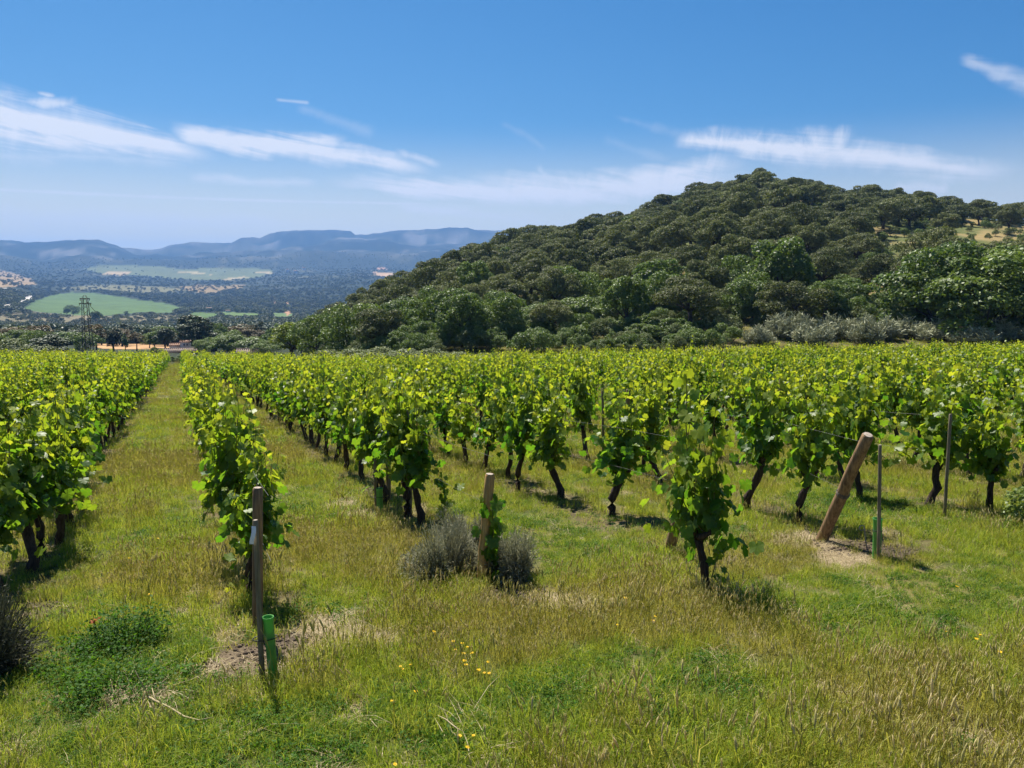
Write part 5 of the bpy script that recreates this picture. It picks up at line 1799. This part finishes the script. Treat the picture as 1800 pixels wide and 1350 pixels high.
# stake and tube right of it
b = P(1545, 986); tpt = at_uv(1547, 782, b)
s2 = pole('wooden_stake', b - (0, 0, 0.1), tpt, 0.019, 0.018, M_GREYW, sides=8, seed=6)
tag(s2, 'thin green grey stake just right of the big leaning post', 'stake')
tb, bb, L = tree_tube(1541, 983, 1543, 911, 0.043, 'short green guard tube round the stake beside the leaning post')
g = Geo(); an = np.linspace(0, 2 * pi, 20); cc = L * 0.72
g.tube(np.column_stack([cc[0] + 0.047 * np.cos(an), cc[1] + 0.047 * np.sin(an), np.full(20, cc[2])]), 0.0035, 5, cap=False)
obj('cable_tie', g.mesh('cable_tie', [M_TIE]), tb)
# metal anchor with a looped end
b = P(1527, 968); c = at_uv(1515, 928, b)
g = Geo(); an = np.linspace(0.3, 2 * pi + 0.3, 14)
ring = np.column_stack([c[0] + 0.028 * np.cos(an), np.full(14, c[1]), c[2] + 0.028 * np.sin(an)])
g.tube(np.vstack([[b - (0, 0, 0.05)], [(b + c) / 2], ring]), 0.006, 6)
tag(obj('ground_anchor', g.mesh('ground_anchor', [M_WIRE])), 'thin metal ground anchor with a looped end left of the green tube', 'anchor')
# stake with tube in the row of the pale post
b = P(661, 902); tpt = at_uv(659, 800, b)
s3 = pole('wooden_stake', b - (0, 0, 0.1), tpt, 0.021, 0.02, M_GREYW, sides=8, seed=7)
tag(s3, 'thin grey stake at the edge of the vines by the straw patch', 'stake')
tb, bb, L = tree_tube(668, 903, 667, 858, 0.044, 'green guard tube at the edge of the vines by the straw patch')
g = Geo(); cc = L * 0.7
an = np.linspace(0, 2 * pi, 20)
g.tube(np.column_stack([cc[0] - 0.03 + 0.085 * np.cos(an), cc[1] + 0.05 * np.sin(an), np.full(20, cc[2])]), 0.0035, 5, cap=False)
obj('cable_tie', g.mesh('cable_tie', [M_TIE]), tb)
# upright grey post in the row on the right
b = P(1660, 910); tpt = at_uv(1671, 728, b)
o = pole('wooden_stake', b - (0, 0, 0.1), tpt, 0.021, 0.019, M_GREYW, sides=10, seed=8)
tag(o, 'tall grey green post between two vines near the right edge', 'stake')

# stakes standing among the vines
STK = [(1035, 690, 40, 0.05, 'brown'), (1357, 668, 44, 0.04, 'grey'), (615, 716, 24, 0.045, 'grey'), (1098, 668, 30, 0.03, 'brown'), (1130, 680, 45, 0.03, 'thin grey'), (750, 655, 24, 0.05, 'grey'),
       (640, 630, 14, 0.06, 'dark'), (700, 632, 18, 0.06, 'dark'), (748, 722, 22, 0.05, 'grey'), (780, 650, 20, 0.05, 'dark'), (1245, 655, 20, 0.04, 'grey'), (1590, 650, 24, 0.05, 'grey'), (1270, 640, 22, 0.05, 'dark'),
       (1455, 618, 18, 0.06, 'dark'), (1720, 640, 20, 0.05, 'grey'), (990, 652, 20, 0.045, 'brown'), (900, 640, 16, 0.05, 'dark'), (566, 640, 14, 0.05, 'dark'), (468, 640, 12, 0.05, 'dark'), (1610, 612, 14, 0.06, 'dark')]
PLACES = ['beside the reddish gap in the vines', 'rising above the vines right of the tall shoot', 'beside the row left of the pale post', 'just right of the brown stake', 'between vines left of the tall upright shoot',
          'near the middle of the field', 'far back below the brambles', 'far back below the dark thicket', 'above the vines left of the pale post', 'far back in the middle rows', 'behind the tallest vine shoot',
          'far back on the right', 'below the light bushes at the back', 'below the pale broom', 'near the right edge at the back', 'back among the middle vines', 'at the back below the dark thicket', 'at the back left of the brambles',
          'at the far end left of the walnut', 'below the big spreading trees']
for i, ((u, v, hp, r, cw), plc) in enumerate(zip(STK, PLACES)):
    # the post top is seen at (u, v); posts stand about 1.45 m tall
    d = ray(u, v); q = d[0] / d[1]
    t = (CAMH - 1.45) / (-d[2] - kq(q) * d[1])
    x, y = d[0] * t, d[1] * t
    if not (5 < y < 68):
        y = 68.0; x = q * y
    s_, p_ = sp(x, y)
    if y < 24:
        p_ = rowperp(round((p_ - 0.55) / SPC))
        x, y = ROWD * s_ + ROWP * p_
    z = float(H(x, y))
    o = pole('vineyard_stake', (x, y, z - 0.1), (x + R0.normal(0, 0.03), y, z + 1.47 + (0.25 if y > 30 else 0)), r * 0.8, r * 0.75, M_POST if cw == 'brown' else M_GREYW, sides=8, seed=20 + i)
    tag(o, '%s stake %s' % (cw, plc), 'stake', 'stakes among the vines')

# trellis wires along the nearest rows
ENDS = {0: (453, 870, 1.16), 1: (861, 845, 1.05), 2: None, 3: (1520, 778, 1.15), 4: None}
for k in (0, 1, 2, 3, 4, -1):
    for hz_, wn in ((0.72, 'lower'), (1.22, 'upper')):
        s0 = {0: 5.9, 1: 7.1, 2: 7.4, 3: 7.2, 4: 7.3, -1: 6.0}[k]
        ss = np.linspace(s0, 45, 40)
        x = ROWD[0] * ss + ROWP[0] * rowperp(k); y = ROWD[1] * ss + ROWP[1] * rowperp(k)
        z = H(x, y) + hz_
        pts = np.column_stack([x, y, z])
        if k == 3: pts[0] = tpt_ = b * 0 + (lambda f: (P(1447, 948) * (1 - f) + at_uv(1526, 764, P(1447, 948) + np.array([0.3, -0.62, 0])) * f))(0.5 if hz_ < 1 else 0.93)
        g = Geo(); g.tube(pts, 0.0016, 3, cap=False)
        tag(obj('trellis_wire', g.mesh('trellis_wire', [M_WIRE])), '%s thin wire strung along the %s' % (wn, rowname(k)), 'wire', 'trellis wires')

# ------------------------------------------------------------------ lavender, weeds and small plants
def lavender(rng, n=900, r=0.45, h=0.45, mat=None):
    g = Geo()
    cen = [(rng.uniform(-0.75, 0.75), rng.uniform(-0.5, 0.5), rng.uniform(0.45, 1.1), rng.uniform(0.3, 0.55)) for _ in range(7)]
    for i in range(n):
        cx, cy_, ch, cr = cen[rng.integers(0, 7)]
        a = rng.uniform(0, 2 * pi); q = math.sqrt(rng.random())
        b = np.array([r * (0.5 * cx + 0.3 * cr * q * cos(a)), r * (0.5 * cy_ + 0.3 * cr * q * sin(a)), -0.02])
        top = np.array([r * (cx + cr * q * cos(a)), r * (cy_ + cr * q * sin(a)), h * ch * math.sqrt(max(0.05, 1 - 0.8 * q * q)) * rng.uniform(0.45, 1.2)])
        mid = b * 0.45 + top * 0.55 + np.array([0, 0, 0.06]) + rng.normal(0, 0.02, 3)
        pd = rng.uniform(0, 2 * pi); sv = np.array([cos(pd), sin(pd), 0]) * 0.003
        tn = rng.uniform(0, 1)
        g.add([b - sv, b + sv, mid - sv, mid + sv, top - sv * 0.7, top + sv * 0.7], [np.array([[0, 1, 3, 2], [2, 3, 5, 4]])], tn)
        for k in range(4):
            f = rng.uniform(0.1, 1)
            s0 = mid + (top - mid) * f
            d = (top - mid) / (np.linalg.norm(top - mid) + 1e-9) + rng.normal(0, 0.7, 3)
            d /= np.linalg.norm(d)
            e = s0 + d * rng.uniform(0.02, 0.045)
            sd = np.cross(d, rng.normal(size=3)); sd /= np.linalg.norm(sd) + 1e-9
            m2 = (s0 + e) / 2
            g.add([s0, m2 + sd * 0.0035, e, m2 - sd * 0.0035], [np.array([[0, 1, 2, 3]])], np.clip(tn + rng.uniform(-0.2, 0.3), 0, 1))
    return g.mesh('lavender_bush', [mat or M_GREY])
rl = np.random.default_rng(44)
for (u, v, r, h, lab) in [(782, 1015, 0.48, 0.52, 'grey lavender bush left of the pale post'), (912, 1010, 0.44, 0.5, 'grey lavender bush right of the pale post'), (828, 975, 0.44, 0.5, 'greyish brown lavender bush behind the pale post'), (868, 1003, 0.3, 0.34, 'low lavender bush just behind the foot of the pale post')]:
    p = P(u, v)
    o = obj('lavender_bush', lavender(rl, 1900, r, h), None, p, (0, 0, rl.uniform(0, 6)))
    tag(o, lab, 'bush', 'lavender bushes round the pale post')
p = P(-42, 1190)  # dark bush added where only vine shade falls; its colour carries that shade
o = obj('lavender_bush', lavender(rl, 1500, 0.42, 0.62, M_SHADE_BUSH), None, p)
tag(o, 'dark bush standing in for vine shade in the lower left corner', 'bush')
p = P(1830, 925)
pair = GBUSH[0]
r_ = empty('shrub', p, 0.3, (0.28, 0.28, 0.24)); tag(r_, 'small dark green bush at the right edge beside the vines', 'bush')
obj('trunk', pair[0], r_); obj('crown', pair[1], r_)

def leafy_weed(rng, n, r, h, leaf, mat=None): return weedmesh(rng, n, r, h, leaf, mat, stems=max(14, n // 26))
for (u, v, r, h, n_, lf, lab) in [(215, 1135, 0.36, 0.34, 2600, 0.016, 'dense dark green leafy weed patch left of the green tube, the upper one'), (190, 1225, 0.36, 0.28, 2200, 0.015, 'dense dark green leafy weed patch in the lower left, below the dry red leaf'),
                                  (105, 1190, 0.26, 0.22, 900, 0.014, 'small green leafy weed at the left beside the dark shade bush'), (985, 1225, 0.30, 0.16, 900, 0.010, 'fine dark green clover clump below the yellow flowers'), (1265, 1185, 0.24, 0.16, 700, 0.010, 'dark green clover clump right of centre in the grass'),
                                  (1275, 1240, 0.22, 0.13, 600, 0.010, 'lower clover clump in the grass right of centre'), (470, 1275, 0.25, 0.13, 700, 0.012, 'low green weed below the green tube'), (1690, 1310, 0.14, 0.06, 520, 0.012, 'round green weed on the dry ground in the lower right corner'),
                                  (320, 1195, 0.12, 0.12, 160, 0.022, 'broad leaved weed between the dark patch and the bare soil'), (545, 1085, 0.32, 0.2, 500, 0.014, 'shaded weeds under the vine behind the green tube')]:
    o = obj('leafy_weed', leafy_weed(rl, n_, r, h, lf), None, P(u, v))
    tag(o, lab, 'weed', 'leafy green weeds in the grass')

# clods of bare soil round the posts
CL = []
for i in range(4):
    g = Geo()
    n_ = 5
    ph_ = rl.uniform(0, 6, 3)
    V, F = [], []
    for a in range(n_):
        for b_i in range(7):
            th, fi = pi * a / (n_ - 1), 2 * pi * b_i / 7
            r_c = 1 + 0.25 * math.sin(3 * fi + ph_[0]) * math.sin(2 * th) + rl.uniform(-0.16, 0.16)
            V.append((r_c * sin(th) * cos(fi), r_c * sin(th) * sin(fi), 0.65 * r_c * cos(th)))
    for a in range(n_ - 1):
        for b_i in range(7):
            F.append((a * 7 + b_i, (a + 1) * 7 + b_i, (a + 1) * 7 + (b_i + 1) % 7, a * 7 + (b_i + 1) % 7))
    g.add(V, [np.array(F)])
    CL.append(g.mesh('clod', [plain('soil_clod', (0.115, 0.085, 0.06), 0.95, 0.3, 30, 0.1)]))
CLC = proto_collection('soil_clod_pieces', CL, 'clod')
xs, ys = [], []
for p_, r_s, a_s in SOIL:
    k = int(900 * r_s * r_s * 3.1 * a_s) + 20
    an = rl.uniform(0, 2 * pi, k); q_ = r_s * 1.05 * np.sqrt(rl.random(k))
    xs.append(p_[0] + q_ * np.cos(an)); ys.append(p_[1] + q_ * np.sin(an))
xs, ys = np.concatenate(xs), np.concatenate(ys)
sc_ = 0.004 + 0.02 * rl.random(len(xs)) ** 5
tag(scatter('soil_clods', np.column_stack([xs, ys, H(xs, ys) + sc_ * 0.2]), rl.uniform(0, 6, (len(xs), 3)) * np.array([0.1, 0.1, 1]), sc_, rl.integers(0, 4, len(xs)), CLC),
    'crumbs and clods of bare brown soil round the posts', 'soil', None, 'stuff')

# yellow flowers
def flower(rng):
    g = Geo()
    h = rng.uniform(0.18, 0.26)
    g.tube([(0, 0, -0.02), (rng.normal(0, 0.01), rng.normal(0, 0.01), h * 0.6), (0, 0, h)], [0.0022, 0.002, 0.0016], 4, 0.4, 1, False)
    g.tube([(0, 0, h - 0.008), (0, 0, h + 0.004)], [0.004, 0.008], 8, 0.5, 0)
    for i in range(11):
        a = i / 11 * 2 * pi + rng.uniform(-0.1, 0.1)
        d = np.array([cos(a), sin(a), rng.uniform(0.0, 0.35)]); s_ = np.array([-sin(a), cos(a), 0]) * 0.0045
        c0 = np.array([0, 0, h + 0.002])
        g.add([c0 + d * 0.005 - s_ * 0.5, c0 + d * 0.005 + s_ * 0.5, c0 + d * 0.018 + s_, c0 + d * 0.022, c0 + d * 0.018 - s_], [np.array([[0, 1, 2], [0, 2, 4], [4, 2, 3]])], 0.5, 0)
    return g.mesh('yellow_flower', [M_PETAL, M_GRASS])
FLW = [flower(rl) for _ in range(4)]
FL = [(755, 1118), (764, 1117), (797, 1138), (805, 1137), (812, 1138), (813, 1160), (823, 1157), (837, 1153), (814, 1172), (820, 1182), (852, 1171), (838, 1190), (856, 1187), (862, 1186), (704, 1172), (712, 1173), (725, 1166), (727, 1228), (688, 1246),
      (1085, 1095), (1149, 1083), (1143, 1098), (1093, 1065), (808, 1308), (813, 1326), (832, 1302), (690, 1353), (1711, 1128), (1754, 1150), (1726, 1128), (1674, 1050), (1798, 1136), (1665, 1115), (845, 990), (250, 1000), (275, 950), (225, 990), (262, 1055)]
for i, (u, v) in enumerate(FL):
    b = P(u, v + 22 if v > 1080 else v + 14)
    fo = obj('yellow_flower', FLW[i % 4], None, b, (rl.normal(0, 0.12), rl.normal(0, 0.12), rl.uniform(0, 6)), rl.uniform(0.5, 0.75))
    if v > 1220: wh = 'near the bottom edge'
    elif u < 300: wh = 'on the grass path'
    elif u < 900: wh = 'in the cluster right of the straw patch'
    elif u < 1300: wh = 'in the grass below the lavender'
    else: wh = 'in the grass at the lower right'
    tag(fo, 'small yellow wild flower %s' % wh, 'flower', 'yellow flowers %s' % wh)
# dry red leaf and fallen stalk
g = Geo()
p = P(165, 1138)
for i in range(3):
    V, F = leaf_outline(rl, 0)
    M = Matrix.Rotation(i * 2.1, 3, 'Z') @ Matrix.Rotation(0.7, 3, 'X')
    g.add((V * 0.028) @ np.array(M).T + np.array([0.02 * i, 0.012 * i, 0.2 + 0.01 * i]), [F])
g.tube([(0, 0, 0), (0.01, 0, 0.1), (0.02, 0.0, 0.2)], 0.002, 4, cap=False)
tag(obj('withered_leaf', g.mesh('withered_leaf', [M_RED]), None, p), 'orange red withered leaf above the dark green weeds', 'leaf')
line = [(248, 1250), (262, 1246), (275, 1254), (300, 1264), (325, 1277), (350, 1282), (375, 1276)]
pts = np.array([P(u, v) + np.array([0, 0, 0.07]) for u, v in line])
g = Geo(); g.tube(pts, [0.004, 0.008, 0.008, 0.006, 0.006, 0.005, 0.003], 5)
for i in (0, 1):
    e = pts[i] + rl.normal(0, 0.05, 3) + np.array([0, 0, 0.05]); g.tube([pts[i + 1], e], [0.006, 0.002], 4)
tag(obj('dry_stalk', g.mesh('dry_stalk', [M_STRAW])), 'dry tan stalk lying in the grass below the dark weeds', 'stalk')
line = [(770, 1290), (785, 1300), (797, 1312), (805, 1318), (812, 1322)]
pts = np.array([P(u, v) + np.array([0, 0, 0.12]) for u, v in line])
g = Geo(); g.tube(pts, [0.002, 0.0035, 0.004, 0.0035, 0.002], 5)
tag(obj('dry_stalk', g.mesh('dry_stalk', [M_STRAW])), 'curved pale stalk near the bottom edge by the yellow flowers', 'stalk')

# vine shoots on the pale post, and the little shoot at the foot of the first vine
def sprig(name, px, size, label, spread=0.05, ydepth=None, n=3, tones=(0.1, 0.6), up=True):
    base = P(*px[0]) if ydepth is None else at_uv(*px[0], ydepth)
    dep = base if ydepth is None else ydepth
    pts = np.array([base] + [at_uv(u, v, dep) for u, v in px[1:]]) + np.array([0, -0.07 if ydepth is not None else 0, 0])
    root = empty(name, base)
    tag(root, label, 'vine shoot')
    loc = pts - base
    g = Geo(); g.tube(loc, np.linspace(0.006, 0.003, len(loc)), 5, cap=False)
    obj('stem', g.mesh('stem', [M_CANE]), root)
    for i in range(len(loc) - 1):
        for j in range(n):
            f = rl.random()
            x = loc[i] * (1 - f) + loc[i + 1] * f + rl.normal(0, spread, 3)
            o_ = np.array([[rl.normal(0, 0.8), -0.7, rl.normal(0.45, 0.4)]])
            sd, tp, nm = leaf_frames(o_, np.array([[rl.normal(0, 0.4), -0.3, -0.8]]), rl)
            ti = int(np.argmin(np.abs(np.array(TONES) - rl.uniform(*tones))))
            l = obj('leaf', LEAFM[ti][rl.integers(0, 3)], root, x)
            l.rotation_euler = Matrix(((sd[0][0], tp[0][0], nm[0][0]), (sd[0][1], tp[0][1], nm[0][1]), (sd[0][2], tp[0][2], nm[0][2]))).to_euler()
            s_ = size * rl.uniform(0.7, 1.2); l.scale = (s_, s_, s_)
pb_ = P(845, 1020)
sprig('vine_shoot', [(858, 1000), (862, 965), (868, 930), (866, 895), (872, 870)], 0.08, 'leafy vine shoot climbing the pale post', 0.06, pb_, 8, (0.05, 0.4))
sprig('vine_shoot', [(782, 905), (783, 880), (778, 850), (768, 815)], 0.062, 'narrow vine shoot hanging on the right of the vine before the pale post', 0.04, P(752, 924), 8, (0.1, 0.7))
sprig('vine_shoot', [(437, 1045), (425, 1040), (412, 1034), (404, 1030)], 0.05, 'small bright yellow green shoot at the foot of the vine by the path', 0.035, None, 4, (0.5, 0.8))
sprig('vine_shoot', [(1248, 1010), (1256, 980), (1264, 945)], 0.055, 'short leafy shoot on the trunk of the tall vine', 0.04, P(1250, 1040), 5, (0.1, 0.3))
sprig('vine_shoot', [(1205, 790), (1203, 740), (1204, 700), (1203, 655)], 0.075, 'long upright shoot rising above the tall vine at the row end', 0.06, P(1243, 1042), 5, (0.2, 0.8))
sprig('vine_shoot', [(140, 900), (150, 870), (156, 845), (166, 815)], 0.055, 'yellow green shoot leaning from the left row over the grass path', 0.06, P(160, 930), 6, (0.4, 0.8))
